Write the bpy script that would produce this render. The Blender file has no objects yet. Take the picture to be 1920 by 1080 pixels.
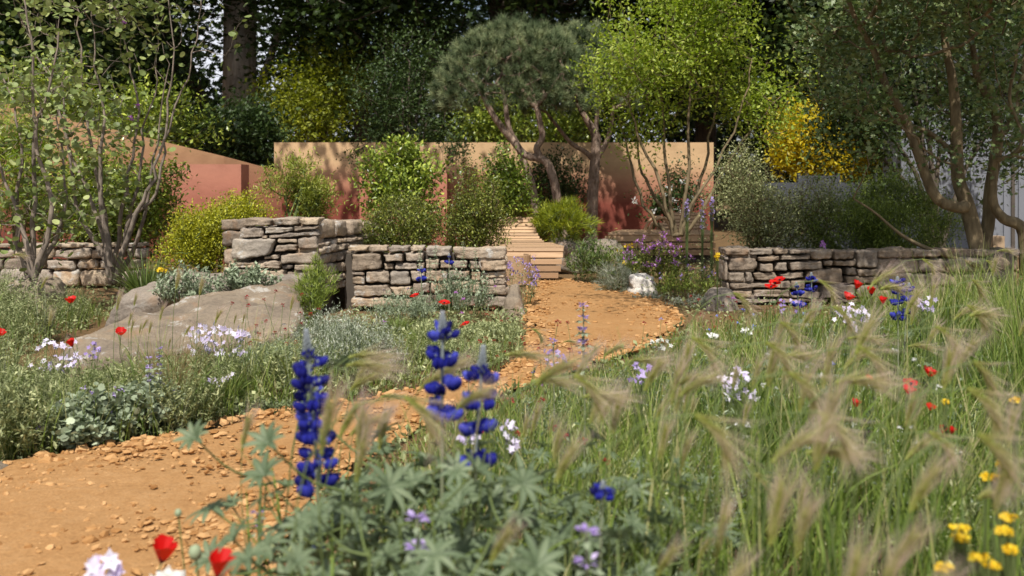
import bpy, math
import numpy as np
from mathutils import Vector, Euler

rng = np.random.default_rng(11)
C = bpy.context.scene.collection
SC = bpy.context.scene

# ------------------------------------------------------------------ camera, sky, sun, exposure
EYE, FPX, HOR = 1.2, 1900.0, 340.0
cam = bpy.data.cameras.new("camera")
cam.sensor_width = 36.0
cam.lens = FPX / 1920 * 36
cam.shift_y = -(540 - HOR) / 1920
cam.clip_start, cam.clip_end = 0.05, 1500
cam.dof.use_dof = True
cam.dof.focus_distance = 7.2
cam.dof.aperture_fstop = 3.2
camo = bpy.data.objects.new("camera", cam)
C.objects.link(camo)
camo.location = (0, 0, EYE)
camo.rotation_euler = (math.pi / 2, 0, 0)
SC.camera = camo

SUN_EL, SUN_AZ = 57.0, 187.0          # azimuth clockwise from +Y: behind the camera, to the left
w = bpy.data.worlds.new("World")
SC.world = w
w.use_nodes = True
nt = w.node_tree
bg = nt.nodes["Background"]
sky = nt.nodes.new("ShaderNodeTexSky")
sky.sky_type = 'NISHITA'
sky.sun_disc = False
sky.sun_elevation = math.radians(SUN_EL)
sky.sun_rotation = math.radians(SUN_AZ)
sky.dust_density = 2.0
# broken white cloud over the blue
tc = nt.nodes.new("ShaderNodeTexCoord")
cn = nt.nodes.new("ShaderNodeTexNoise")
cn.inputs["Scale"].default_value = 3.0
cn.inputs["Detail"].default_value = 6
cr = nt.nodes.new("ShaderNodeValToRGB")
cr.color_ramp.elements[0].position = 0.38
cr.color_ramp.elements[1].position = 0.62
mx = nt.nodes.new("ShaderNodeMix")
mx.data_type = 'RGBA'
nt.links.new(tc.outputs["Generated"], cn.inputs["Vector"])
nt.links.new(cn.outputs["Fac"], cr.inputs["Fac"])
nt.links.new(cr.outputs["Color"], mx.inputs["Factor"])
nt.links.new(sky.outputs["Color"], mx.inputs[6])
mx.inputs[7].default_value = (11, 11.3, 12.4, 1)
nt.links.new(mx.outputs[2], bg.inputs["Color"])
bg.inputs["Strength"].default_value = 0.075

sun = bpy.data.lights.new("sun", 'SUN')
sun.energy = 5.0
sun.angle = math.radians(0.53)
sun.color = (1.0, 0.95, 0.88)
suno = bpy.data.objects.new("sun", sun)
C.objects.link(suno)
az, el = math.radians(SUN_AZ), math.radians(SUN_EL)
TOSUN = Vector((math.sin(az) * math.cos(el), math.cos(az) * math.cos(el), math.sin(el)))
suno.rotation_euler = (-TOSUN).to_track_quat('-Z', 'Y').to_euler()
suno.location = TOSUN * 60

vs = SC.view_settings
vs.view_transform = 'Standard'
vs.look = 'None'
vs.exposure = 0.12
vs.gamma = 1.0
cy = SC.cycles
cy.use_denoising = True
cy.max_bounces = 6
cy.diffuse_bounces = 3
cy.glossy_bounces = 2
cy.transmission_bounces = 4
cy.transparent_max_bounces = 6
cy.sample_clamp_indirect = 4.0
cy.use_adaptive_sampling = True
cy.adaptive_threshold = 0.015


# ------------------------------------------------------------------ helpers
def at(px, py, Y):
    return np.array([(px - 960) * Y / FPX, Y, EYE - (py - HOR) * Y / FPX])


def atx(px, Y):
    return (px - 960) * Y / FPX


def norm(a):
    a = np.asarray(a, float)
    return a / np.maximum(np.linalg.norm(a, axis=-1, keepdims=True), 1e-9)


_K = np.random.default_rng(5).normal(size=(24, 3))
_PH = np.random.default_rng(6).uniform(0, 6.28, 24)


def snoise(p, s=1.0, seed=0):
    """smooth pseudo noise about -1..1"""
    p = np.asarray(p, float) * s + seed * 17.31
    k = _K[:12]
    v = np.sin(p @ k.T * 1.7 + _PH[:12] + seed).sum(-1)
    v2 = np.sin(p @ _K[12:].T * 3.7 + _PH[12:]).sum(-1)
    return (v + 0.5 * v2) / 4.5


# a chunk is (verts (n,3), faces (m,k), tone per vert, material slot, smooth)
def inst(tv, tf, M, T, tone, slot=0, smooth=False, tt=None):
    n, k = len(T), len(tv)
    V = np.einsum('nij,kj->nki', M, tv) + T[:, None, :]
    F = (tf[None] + (np.arange(n) * k)[:, None, None]).reshape(-1, tf.shape[1])
    tn = np.repeat(np.asarray(tone, float), k) if tt is None else (np.asarray(tone, float)[:, None] + tt[None]).ravel()
    return (V.reshape(-1, 3), F, tn, slot, smooth)


def mesh_of(name, chunks, mats):
    me = bpy.data.meshes.new(name)
    vs_, lv, ls, lt, mi, sm, tn = [], [], [], [], [], [], []
    off = loff = 0
    for V, F, t, slot, smooth in chunks:
        if len(F) == 0:
            continue
        F = np.asarray(F, np.int64)
        vs_.append(V)
        tn.append(t)
        m, k = F.shape
        lv.append((F + off).ravel())
        ls.append(loff + np.arange(m) * k)
        lt.append(np.full(m, k))
        mi.append(np.full(m, slot))
        sm.append(np.full(m, smooth))
        off += len(V)
        loff += m * k
    V = np.concatenate(vs_)
    me.vertices.add(len(V))
    me.vertices.foreach_set("co", V.astype(np.float32).ravel())
    lv = np.concatenate(lv)
    me.loops.add(len(lv))
    me.loops.foreach_set("vertex_index", lv.astype(np.int32))
    ls, lt = np.concatenate(ls), np.concatenate(lt)
    me.polygons.add(len(ls))
    me.polygons.foreach_set("loop_start", ls.astype(np.int32))
    me.polygons.foreach_set("loop_total", lt.astype(np.int32))
    me.polygons.foreach_set("material_index", np.concatenate(mi).astype(np.int32))
    me.polygons.foreach_set("use_smooth", np.concatenate(sm).astype(bool))
    a = me.attributes.new("tone", 'FLOAT', 'POINT')
    a.data.foreach_set("value", np.concatenate(tn).astype(np.float32))
    for m in (mats if isinstance(mats, (list, tuple)) else [mats]):
        me.materials.append(m)
    me.update(calc_edges=True)
    me.validate()
    return me


def obj(name, chunks, mats, parent=None, origin=None):
    if origin is not None:
        chunks = [(c[0] - np.asarray(origin),) + tuple(c[1:]) for c in chunks]
    o = bpy.data.objects.new(name, mesh_of(name, chunks, mats))
    C.objects.link(o)
    if parent is not None:
        o.parent = parent
    return o


def tag(o, label=None, cat=None, group=None, kind=None):
    if label:
        o["label"] = label
    if cat:
        o["category"] = cat
    if group:
        o["group"] = group
    if kind:
        o["kind"] = kind
    return o


def thing(name, label, cat, loc, group=None):
    o = bpy.data.objects.new(name, None)
    o.empty_display_size = 0.1
    C.objects.link(o)
    o.location = [float(v) for v in loc]
    return tag(o, label, cat, group)


KIDS = {}


def kids(o):
    return [c for c in bpy.data.objects if c.parent == o]


def dup(root, loc, rz=0.0, sc=1.0, label=None, group=None, tilt=(0, 0)):
    if root.name not in KIDS:
        KIDS[root.name] = kids(root)
    r = root.copy()
    C.objects.link(r)
    r.location = [float(v) for v in loc]
    r.rotation_euler = (tilt[0], tilt[1], rz)
    r.scale = (sc, sc, sc)
    if label:
        r["label"] = label
    if group:
        r["group"] = group
    for ch in KIDS[root.name]:
        c = ch.copy()
        C.objects.link(c)
        c.parent = r
        if ch.name not in KIDS:
            KIDS[ch.name] = kids(ch)
        for g in KIDS[ch.name]:
            d = g.copy()
            C.objects.link(d)
            d.parent = c
    return r


def move(root, loc, rz=0.0, sc=1.0, tilt=(0, 0)):
    root.location = [float(v) for v in loc]
    root.rotation_euler = (tilt[0], tilt[1], rz)
    root.scale = (sc, sc, sc)


class Stamp:
    """first use moves the prototype itself, later uses copy it"""

    def __init__(self, roots):
        self.roots, self.used = roots, [False] * len(roots)
        for r in roots:
            KIDS[r.name] = kids(r)

    def put(self, loc, rz=None, sc=1.0, label=None, group=None, i=None, tilt=(0, 0)):
        i = int(rng.integers(len(self.roots))) if i is None else i
        rz = rng.uniform(0, 6.28) if rz is None else rz
        r = self.roots[i]
        if not self.used[i]:
            self.used[i] = True
            move(r, loc, rz, sc, tilt)
            if label:
                r["label"] = label
            if group:
                r["group"] = group
            return r
        return dup(r, loc, rz, sc, label, group, tilt)


# ------------------------------------------------------------------ materials
def new_mat(name):
    m = bpy.data.materials.new(name)
    m.use_nodes = True
    return m, m.node_tree, m.node_tree.nodes["Principled BSDF"]


def N(nt, t, **kw):
    n = nt.nodes.new(t)
    for k, v in kw.items():
        if k in n.inputs:
            n.inputs[k].default_value = v
        else:
            setattr(n, k, v)
    return n


def ramp(nt, stops):
    r = nt.nodes.new("ShaderNodeValToRGB")
    e = r.color_ramp.elements
    while len(e) < len(stops):
        e.new(0.5)
    for x, (p, c) in zip(e, stops):
        x.position = p
        x.color = (*c, 1)
    return r


def leaf_mat(name, cols, trans=0.35, rough=0.45, spec=0.35):
    m, nt, p = new_mat(name)
    a = N(nt, "ShaderNodeAttribute", attribute_name="tone")
    n = len(cols)
    r = ramp(nt, [(i / max(n - 1, 1), c) for i, c in enumerate(cols)])
    nt.links.new(a.outputs["Fac"], r.inputs["Fac"])
    nt.links.new(r.outputs["Color"], p.inputs["Base Color"])
    p.inputs["Roughness"].default_value = rough
    p.inputs["Specular IOR Level"].default_value = spec
    if trans > 0:
        t = N(nt, "ShaderNodeBsdfTranslucent")
        hs = N(nt, "ShaderNodeHueSaturation", Saturation=1.1, Value=1.25)
        nt.links.new(r.outputs["Color"], hs.inputs["Color"])
        nt.links.new(hs.outputs["Color"], t.inputs["Color"])
        mxs = N(nt, "ShaderNodeMixShader")
        mxs.inputs[0].default_value = trans
        nt.links.new(p.outputs[0], mxs.inputs[1])
        nt.links.new(t.outputs[0], mxs.inputs[2])
        nt.links.new(mxs.outputs[0], nt.nodes["Material Output"].inputs["Surface"])
    return m


def bump(nt, p, src, strength=0.4, dist=0.02):
    b = N(nt, "ShaderNodeBump", Strength=strength, Distance=dist)
    nt.links.new(src, b.inputs["Height"])
    nt.links.new(b.outputs["Normal"], p.inputs["Normal"])


def noise(nt, scale, detail=6, rough=0.6, coord=None, dist=0.0):
    n = N(nt, "ShaderNodeTexNoise", Scale=scale, Detail=detail, Roughness=rough, Distortion=dist)
    if coord is not None:
        nt.links.new(coord, n.inputs["Vector"])
    return n


def mixrgb(nt, fac, a, b, blend='MIX'):
    m = N(nt, "ShaderNodeMix", data_type='RGBA', blend_type=blend)
    for k, v in ((0, fac), (6, a), (7, b)):
        if hasattr(v, "links"):
            nt.links.new(v, m.inputs[k])
        elif isinstance(v, (tuple, list)):
            m.inputs[k].default_value = (*v, 1)
        else:
            m.inputs[k].default_value = v
    return m.outputs[2]


def bark_mat(name, c1, c2, scale=14, stretch=0.25, strength=0.8, dist=0.02):
    m, nt, p = new_mat(name)
    tc = N(nt, "ShaderNodeTexCoord")
    mp = N(nt, "ShaderNodeMapping")
    mp.inputs["Scale"].default_value = (1, 1, stretch)
    nt.links.new(tc.outputs["Object"], mp.inputs["Vector"])
    n1 = noise(nt, scale, 8, 0.65, mp.outputs[0], 0.6)
    n2 = noise(nt, scale * 0.25, 4, 0.5, tc.outputs["Object"])
    v = N(nt, "ShaderNodeTexVoronoi", Scale=scale * 1.3)
    nt.links.new(mp.outputs[0], v.inputs["Vector"])
    r = ramp(nt, [(0.32, c1), (0.68, c2)])
    nt.links.new(n1.outputs["Fac"], r.inputs["Fac"])
    r2 = ramp(nt, [(0.35, (0.75, 0.75, 0.75)), (0.65, (1.25, 1.2, 1.15))])
    nt.links.new(n2.outputs["Fac"], r2.inputs["Fac"])
    nt.links.new(mixrgb(nt, 0.8, r.outputs[0], r2.outputs[0], 'MULTIPLY'), p.inputs["Base Color"])
    p.inputs["Roughness"].default_value = 0.9
    p.inputs["Specular IOR Level"].default_value = 0.15
    ad = N(nt, "ShaderNodeMath", operation='ADD')
    nt.links.new(n1.outputs["Fac"], ad.inputs[0])
    nt.links.new(v.outputs["Distance"], ad.inputs[1])
    bump(nt, p, ad.outputs[0], strength, dist)
    return m


def stone_mat(name, cols, lichen=0.5, dark=0.5, scale=6.0):
    m, nt, p = new_mat(name)
    tc = N(nt, "ShaderNodeTexCoord")
    co = tc.outputs["Object"]
    oi = N(nt, "ShaderNodeObjectInfo")
    r = ramp(nt, [(i / (len(cols) - 1), c) for i, c in enumerate(cols)])
    nt.links.new(oi.outputs["Random"], r.inputs["Fac"])
    base = r.outputs[0]
    n1 = noise(nt, scale, 8, 0.65, co)
    r1 = ramp(nt, [(0.3, (0.55, 0.53, 0.52)), (0.5, (1.0, 0.97, 0.92)), (0.72, (1.3, 1.2, 1.05))])
    nt.links.new(n1.outputs["Fac"], r1.inputs["Fac"])
    base = mixrgb(nt, 0.85, base, r1.outputs[0], 'MULTIPLY')
    # grain
    n2 = noise(nt, 48, 8, 0.8, co)
    r2 = ramp(nt, [(0.3, (0.55, 0.54, 0.53)), (0.52, (1, 1, 1)), (0.7, (1.3, 1.3, 1.3))])
    nt.links.new(n2.outputs["Fac"], r2.inputs["Fac"])
    base = mixrgb(nt, 0.7, base, r2.outputs[0], 'MULTIPLY')
    # rusty warm stains, dark weathering and pale lichen, with shapes of their own
    n3 = noise(nt, 4.2, 5, 0.6, co, 0.5)
    k3 = ramp(nt, [(0.56, (0, 0, 0)), (0.7, (1, 1, 1))])
    nt.links.new(n3.outputs["Fac"], k3.inputs["Fac"])
    f3 = N(nt, "ShaderNodeMath", operation='MULTIPLY')
    f3.inputs[1].default_value = 0.55
    nt.links.new(k3.outputs[0], f3.inputs[0])
    base = mixrgb(nt, f3.outputs[0], base, (0.36, 0.2, 0.1))
    n5 = noise(nt, 7.3, 6, 0.65, co, 0.3)
    k5 = ramp(nt, [(0.55, (0, 0, 0)), (0.66, (1, 1, 1))])
    nt.links.new(n5.outputs["Color"], k5.inputs["Fac"])
    f5 = N(nt, "ShaderNodeMath", operation='MULTIPLY')
    f5.inputs[1].default_value = dark
    nt.links.new(k5.outputs[0], f5.inputs[0])
    base = mixrgb(nt, f5.outputs[0], base, (0.11, 0.1, 0.09))
    n4 = noise(nt, 5.1, 9, 0.72, co, 0.2)
    k4 = ramp(nt, [(0.575, (0, 0, 0)), (0.62, (1, 1, 1))])
    nt.links.new(n4.outputs["Fac"], k4.inputs["Fac"])
    f4 = N(nt, "ShaderNodeMath", operation='MULTIPLY')
    f4.inputs[1].default_value = lichen
    nt.links.new(k4.outputs[0], f4.inputs[0])
    base = mixrgb(nt, f4.outputs[0], base, (0.62, 0.6, 0.55))
    nt.links.new(base, p.inputs["Base Color"])
    p.inputs["Roughness"].default_value = 0.92
    p.inputs["Specular IOR Level"].default_value = 0.2
    ad = N(nt, "ShaderNodeMath", operation='ADD')
    nt.links.new(n1.outputs["Fac"], ad.inputs[0])
    nb = noise(nt, 34, 10, 0.82, co)
    nt.links.new(nb.outputs["Fac"], ad.inputs[1])
    bump(nt, p, ad.outputs[0], 0.9, 0.025)
    return m


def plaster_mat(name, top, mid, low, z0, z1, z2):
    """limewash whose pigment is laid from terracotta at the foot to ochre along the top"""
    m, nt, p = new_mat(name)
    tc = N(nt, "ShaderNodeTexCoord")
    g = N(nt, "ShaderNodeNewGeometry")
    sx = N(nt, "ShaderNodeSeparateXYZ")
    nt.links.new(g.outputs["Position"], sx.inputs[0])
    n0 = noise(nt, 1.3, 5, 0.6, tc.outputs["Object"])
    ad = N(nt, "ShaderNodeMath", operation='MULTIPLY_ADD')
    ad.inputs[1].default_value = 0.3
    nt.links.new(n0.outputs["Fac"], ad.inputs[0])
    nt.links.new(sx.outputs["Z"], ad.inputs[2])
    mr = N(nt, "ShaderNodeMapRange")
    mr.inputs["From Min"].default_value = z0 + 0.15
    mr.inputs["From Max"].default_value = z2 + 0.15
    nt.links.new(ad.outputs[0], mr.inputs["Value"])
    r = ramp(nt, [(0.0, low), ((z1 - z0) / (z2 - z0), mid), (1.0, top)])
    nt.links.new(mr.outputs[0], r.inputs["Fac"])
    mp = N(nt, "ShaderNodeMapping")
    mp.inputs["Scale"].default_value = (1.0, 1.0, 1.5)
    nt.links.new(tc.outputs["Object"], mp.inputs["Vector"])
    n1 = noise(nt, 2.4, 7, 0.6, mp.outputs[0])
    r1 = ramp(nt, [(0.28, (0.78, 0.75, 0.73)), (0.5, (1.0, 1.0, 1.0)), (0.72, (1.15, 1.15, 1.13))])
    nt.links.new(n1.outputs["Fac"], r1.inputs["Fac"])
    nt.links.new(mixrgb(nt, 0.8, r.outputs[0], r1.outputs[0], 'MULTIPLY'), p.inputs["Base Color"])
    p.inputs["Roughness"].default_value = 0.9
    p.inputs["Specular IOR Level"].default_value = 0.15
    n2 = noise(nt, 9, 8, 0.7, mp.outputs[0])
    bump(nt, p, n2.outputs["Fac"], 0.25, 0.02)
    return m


def flat_mat(name, col, rough=0.6, spec=0.3, var=0.15, scale=8, sub=0.0):
    m, nt, p = new_mat(name)
    tc = N(nt, "ShaderNodeTexCoord")
    n1 = noise(nt, scale, 5, 0.6, tc.outputs["Object"])
    lo = tuple(c * (1 - var) for c in col)
    hi = tuple(min(c * (1 + var), 1) for c in col)
    r = ramp(nt, [(0.3, lo), (0.7, hi)])
    nt.links.new(n1.outputs["Fac"], r.inputs["Fac"])
    nt.links.new(r.outputs[0], p.inputs["Base Color"])
    p.inputs["Roughness"].default_value = rough
    p.inputs["Specular IOR Level"].default_value = spec
    return m


def wood_mat(name, c1, c2):
    m, nt, p = new_mat(name)
    tc = N(nt, "ShaderNodeTexCoord")
    mp = N(nt, "ShaderNodeMapping")
    mp.inputs["Scale"].default_value = (0.7, 12, 12)
    nt.links.new(tc.outputs["Object"], mp.inputs["Vector"])
    n1 = noise(nt, 4, 8, 0.65, mp.outputs[0], 0.4)
    a = N(nt, "ShaderNodeAttribute", attribute_name="tone")
    r = ramp(nt, [(0.3, c1), (0.7, c2)])
    nt.links.new(n1.outputs["Fac"], r.inputs["Fac"])
    r2 = ramp(nt, [(0, (0.78, 0.76, 0.74)), (1, (1.18, 1.16, 1.12))])
    nt.links.new(a.outputs["Fac"], r2.inputs["Fac"])
    nt.links.new(mixrgb(nt, 1.0, r.outputs[0], r2.outputs[0], 'MULTIPLY'), p.inputs["Base Color"])
    p.inputs["Roughness"].default_value = 0.75
    bump(nt, p, n1.outputs["Fac"], 0.2, 0.005)
    return m


M = {}
M['bark_plane'] = bark_mat("bark_plane", (0.26, 0.23, 0.2), (0.58, 0.53, 0.46), 9, 0.22, 0.9, 0.03)
M['bark_pine'] = bark_mat("bark_pine", (0.13, 0.085, 0.06), (0.38, 0.29, 0.23), 16, 0.4, 1.0, 0.03)
M['bark_grey'] = bark_mat("bark_grey", (0.13, 0.105, 0.085), (0.31, 0.26, 0.21), 22, 0.3, 0.6, 0.01)
M['bark_olive'] = bark_mat("bark_olive", (0.11, 0.085, 0.05), (0.28, 0.22, 0.13), 14, 0.3, 0.8, 0.015)
M['bark_dark'] = bark_mat("bark_dark", (0.05, 0.04, 0.032), (0.14, 0.115, 0.09), 10, 0.25, 0.8, 0.02)
M['stem_brown'] = flat_mat("stem_brown", (0.16, 0.11, 0.06), 0.8)
M['stem_green'] = flat_mat("stem_green", (0.12, 0.16, 0.05), 0.6)
M['stem_grey'] = flat_mat("stem_grey", (0.2, 0.22, 0.13), 0.7)

M['plane'] = leaf_mat("leaf_plane", [(0.02, 0.036, 0.01), (0.042, 0.072, 0.018), (0.075, 0.12, 0.026)], 0.3)
M['dark'] = leaf_mat("leaf_dark", [(0.022, 0.04, 0.011), (0.045, 0.078, 0.02), (0.09, 0.135, 0.036)], 0.22)
M['golden'] = leaf_mat("leaf_golden", [(0.09, 0.115, 0.012), (0.23, 0.265, 0.028), (0.42, 0.43, 0.05)], 0.4)
M['yellow'] = leaf_mat("leaf_yellow", [(0.36, 0.28, 0.02), (0.6, 0.49, 0.03), (0.74, 0.62, 0.06)], 0.4)
M['lime'] = leaf_mat("leaf_lime", [(0.12, 0.185, 0.02), (0.28, 0.375, 0.045), (0.5, 0.56, 0.12)], 0.42)
M['cercis'] = leaf_mat("leaf_cercis", [(0.0758, 0.1051, 0.0295), (0.2025, 0.2594, 0.0759), (0.4393, 0.4814, 0.1943)], 0.252, 0.5)
M['maple'] = leaf_mat("leaf_field", [(0.05, 0.0825, 0.025), (0.125, 0.1812, 0.0537), (0.2875, 0.3375, 0.15)], 0.22, 0.42, 0.4)
M['gloss'] = leaf_mat("leaf_gloss", [(0.0521, 0.0824, 0.0122), (0.1697, 0.235, 0.0287), (0.5578, 0.6275, 0.1046)], 0.216, 0.3, 0.5)
M['myrtle'] = leaf_mat("leaf_myrtle", [(0.0443, 0.0564, 0.0113), (0.1333, 0.1637, 0.0267), (0.3884, 0.4046, 0.0728)], 0.216, 0.4, 0.45)
M['euph'] = leaf_mat("leaf_euph", [(0.1209, 0.137, 0.0121), (0.3394, 0.3394, 0.0242), (0.6, 0.6, 0.0486)], 0.288)
M['feather'] = leaf_mat("leaf_feather", [(0.0967, 0.1265, 0.0149), (0.2462, 0.2909, 0.0392), (0.508, 0.5229, 0.1195)], 0.288)
M['greygreen'] = leaf_mat("leaf_greygreen", [(0.0976, 0.1153, 0.0443), (0.2801, 0.3001, 0.1267), (0.6053, 0.6232, 0.3026)], 0.216, 0.55)
M['silver'] = leaf_mat("leaf_silver", [(0.1155, 0.1386, 0.0886), (0.3127, 0.3533, 0.249), (0.648, 0.648, 0.5412)], 0.18, 0.6)
M['herb'] = leaf_mat("leaf_herb", [(0.0951, 0.1141, 0.0428), (0.2647, 0.3004, 0.1287), (0.6302, 0.6494, 0.3437)], 0.274, 0.55)
M['sage'] = leaf_mat("leaf_sage", [(0.1241, 0.1507, 0.0887), (0.2667, 0.32, 0.2), (0.4985, 0.5697, 0.3917)], 0.216, 0.6)
M['lupin'] = leaf_mat("leaf_lupin", [(0.055, 0.085, 0.04), (0.13, 0.178, 0.092), (0.27, 0.32, 0.19)], 0.3, 0.55)
M['rosemary'] = leaf_mat("leaf_rosemary", [(0.0828, 0.1197, 0.0184), (0.2215, 0.2908, 0.0485), (0.4807, 0.5546, 0.1109)], 0.216)
M['grass'] = leaf_mat("leaf_grass", [(0.035, 0.065, 0.012), (0.1, 0.165, 0.026), (0.24, 0.31, 0.06), (0.46, 0.42, 0.2)], 0.28, 0.45)
M['tuft'] = leaf_mat("leaf_tuft", [(0.0322, 0.0564, 0.0121), (0.097, 0.1455, 0.0303), (0.2428, 0.3075, 0.0809)], 0.216)
M['dry'] = leaf_mat("leaf_dry", [(0.17, 0.12, 0.05), (0.3, 0.22, 0.1), (0.42, 0.34, 0.18)], 0.3)
M['needle'] = leaf_mat("leaf_needle", [(0.03, 0.05, 0.018), (0.12, 0.165, 0.075), (0.36, 0.4, 0.2)], 0, 0.5, 0.2)
M['limeneedle'] = leaf_mat("leaf_limeneedle", [(0.093, 0.124, 0.0093), (0.2448, 0.2914, 0.021), (0.498, 0.5136, 0.0467)], 0.252)
M['mat'] = leaf_mat("leaf_mat", [(0.067, 0.0893, 0.0372), (0.1678, 0.2126, 0.0951), (0.3287, 0.3884, 0.1942)], 0.216)
M['awn'] = leaf_mat("barley_awn", [(0.33, 0.38, 0.07), (0.5, 0.45, 0.22), (0.64, 0.5, 0.43), (0.68, 0.48, 0.5)], 0.5, 0.4)

M['poppy'] = leaf_mat("petal_red", [(0.42, 0.004, 0.004), (0.62, 0.008, 0.005), (0.75, 0.05, 0.02)], 0.3, 0.5)
M['darkred'] = leaf_mat("petal_darkred", [(0.16, 0.006, 0.01), (0.28, 0.012, 0.014), (0.38, 0.03, 0.025)], 0.2, 0.6)
M['blue'] = leaf_mat("petal_blue", [(0.006, 0.006, 0.08), (0.022, 0.026, 0.3), (0.11, 0.13, 0.62)], 0.3, 0.6, .2)
M['bud'] = leaf_mat("lupin_bud", [(0.2, 0.24, 0.24), (0.3, 0.33, 0.36)], 0.2, 0.7)
M['pale'] = leaf_mat("petal_pale", [(0.5, 0.42, 0.66), (0.72, 0.64, 0.82), (0.85, 0.82, 0.9)], 0.3, 0.6)
M['lilac'] = leaf_mat("petal_lilac", [(0.25, 0.17, 0.42), (0.4, 0.29, 0.6), (0.58, 0.48, 0.74)], 0.3, 0.6)
M['pink'] = leaf_mat("petal_pink", [(0.42, 0.14, 0.5), (0.58, 0.24, 0.62), (0.7, 0.42, 0.72)], 0.3, 0.6)
M['white'] = leaf_mat("petal_white", [(0.7, 0.7, 0.62), (0.82, 0.82, 0.78), (0.86, 0.86, 0.84)], 0.3, 0.6)
M['yell'] = leaf_mat("petal_yellow", [(0.6, 0.36, 0.01), (0.75, 0.52, 0.015), (0.82, 0.62, 0.03)], 0.25, 0.6)
M['flax'] = leaf_mat("petal_flax", [(0.25, 0.32, 0.75), (0.36, 0.42, 0.82)], 0.3, 0.6)
M['black'] = flat_mat("poppy_centre", (0.015, 0.012, 0.015), 0.6)
M['pod'] = flat_mat("poppy_pod", (0.25, 0.3, 0.18), 0.6)

M['stone'] = stone_mat("wall_stone", [(0.24, 0.205, 0.175), (0.5, 0.395, 0.285), (0.34, 0.295, 0.255), (0.6, 0.485, 0.355), (0.44, 0.385, 0.335)], 0.75, 0.55)
M['stone_brown'] = stone_mat("wall_stone_brown", [(0.24, 0.195, 0.155), (0.35, 0.275, 0.205), (0.3, 0.26, 0.22), (0.42, 0.34, 0.26)], 0.25, 0.35)
M['stone_lichen'] = stone_mat("wall_stone_lichen", [(0.38, 0.34, 0.29), (0.46, 0.41, 0.35)], 1.0, 0.3, 5.0)
M['rock_tan'] = stone_mat("rock_tan", [(0.3, 0.245, 0.185), (0.32, 0.265, 0.2)], 0.6, 0.45, 2.6)
M['rock_grey'] = stone_mat("rock_grey", [(0.30, 0.26, 0.22), (0.32, 0.28, 0.24)], 0.3, 0.35, 3.0)
M['rock_white'] = stone_mat("rock_white", [(0.84, 0.8, 0.73), (0.86, 0.82, 0.76)], 0.5, 0.04, 4.0)
M['wall_core'] = flat_mat("wall_core", (0.09, 0.075, 0.06), 0.95)
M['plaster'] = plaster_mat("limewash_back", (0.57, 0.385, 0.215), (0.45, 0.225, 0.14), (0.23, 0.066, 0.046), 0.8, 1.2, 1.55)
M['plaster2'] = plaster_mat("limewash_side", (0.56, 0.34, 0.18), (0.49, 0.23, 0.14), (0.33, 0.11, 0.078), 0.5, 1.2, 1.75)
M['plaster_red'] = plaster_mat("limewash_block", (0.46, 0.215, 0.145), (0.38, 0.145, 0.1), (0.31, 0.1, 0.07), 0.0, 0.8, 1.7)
M['wood'] = wood_mat("bench_wood", (0.36, 0.225, 0.125), (0.5, 0.34, 0.205))
M['cladding'] = flat_mat("cladding_panel", (0.2, 0.21, 0.235), 0.6, 0.3, 0.05, 1.5)
M['hoarding'] = flat_mat("hoarding_panel", (0.07, 0.075, 0.085), 0.7, 0.3, 0.08, 1.5)
M['rope'] = flat_mat("rope_fibre", (0.45, 0.3, 0.17), 0.9)
M['timber'] = flat_mat("timber_post", (0.42, 0.3, 0.19), 0.8)


def ground_mat(name, a, b, c, scale):
    m, nt, p = new_mat(name)
    tc = N(nt, "ShaderNodeTexCoord")
    co = tc.outputs["Object"]
    n1 = noise(nt, scale, 8, 0.65, co)
    n2 = noise(nt, scale * 14, 6, 0.7, co)
    n3 = noise(nt, scale * 60, 3, 0.6, co)
    v = N(nt, "ShaderNodeTexVoronoi", Scale=55.0)
    nt.links.new(co, v.inputs["Vector"])
    r = ramp(nt, [(0.3, a), (0.5, b), (0.72, c)])
    ad = N(nt, "ShaderNodeMath", operation='MULTIPLY_ADD')
    ad.inputs[1].default_value = 0.5
    hal = N(nt, "ShaderNodeMath", operation='MULTIPLY')
    hal.inputs[1].default_value = 0.5
    nt.links.new(n1.outputs["Fac"], ad.inputs[0])
    nt.links.new(n2.outputs["Fac"], hal.inputs[0])
    nt.links.new(hal.outputs[0], ad.inputs[2])
    nt.links.new(ad.outputs[0], r.inputs["Fac"])
    r3 = ramp(nt, [(0.25, (0.72, 0.7, 0.68)), (0.75, (1.22, 1.2, 1.18))])
    nt.links.new(n3.outputs["Fac"], r3.inputs["Fac"])
    nt.links.new(mixrgb(nt, 0.8, r.outputs[0], r3.outputs[0], 'MULTIPLY'), p.inputs["Base Color"])
    p.inputs["Roughness"].default_value = 0.95
    p.inputs["Specular IOR Level"].default_value = 0.1
    a2 = N(nt, "ShaderNodeMath", operation='ADD')
    n5 = noise(nt, scale * 5, 8, 0.7, co, .5)
    nt.links.new(n2.outputs["Fac"], a2.inputs[0])
    nt.links.new(n5.outputs["Fac"], a2.inputs[1])
    bump(nt, p, a2.outputs[0], 0.55, 0.02)
    return m


M['path'] = ground_mat("path_hoggin", (0.295, 0.152, 0.058), (0.365, 0.203, 0.083), (0.43, 0.26, 0.122), 1.6)
M['soil'] = ground_mat("bed_soil", (0.10, 0.065, 0.035), (0.17, 0.11, 0.055), (0.24, 0.15, 0.075), 2.0)
M['gravel'] = leaf_mat("gravel_stone", [(0.28, 0.135, 0.045), (0.4, 0.215, 0.082), (0.52, 0.31, 0.14)], 0.0, 0.9, 0.15)

# ------------------------------------------------------------------ geometry templates
def q(*f):
    return np.array(f)


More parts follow.
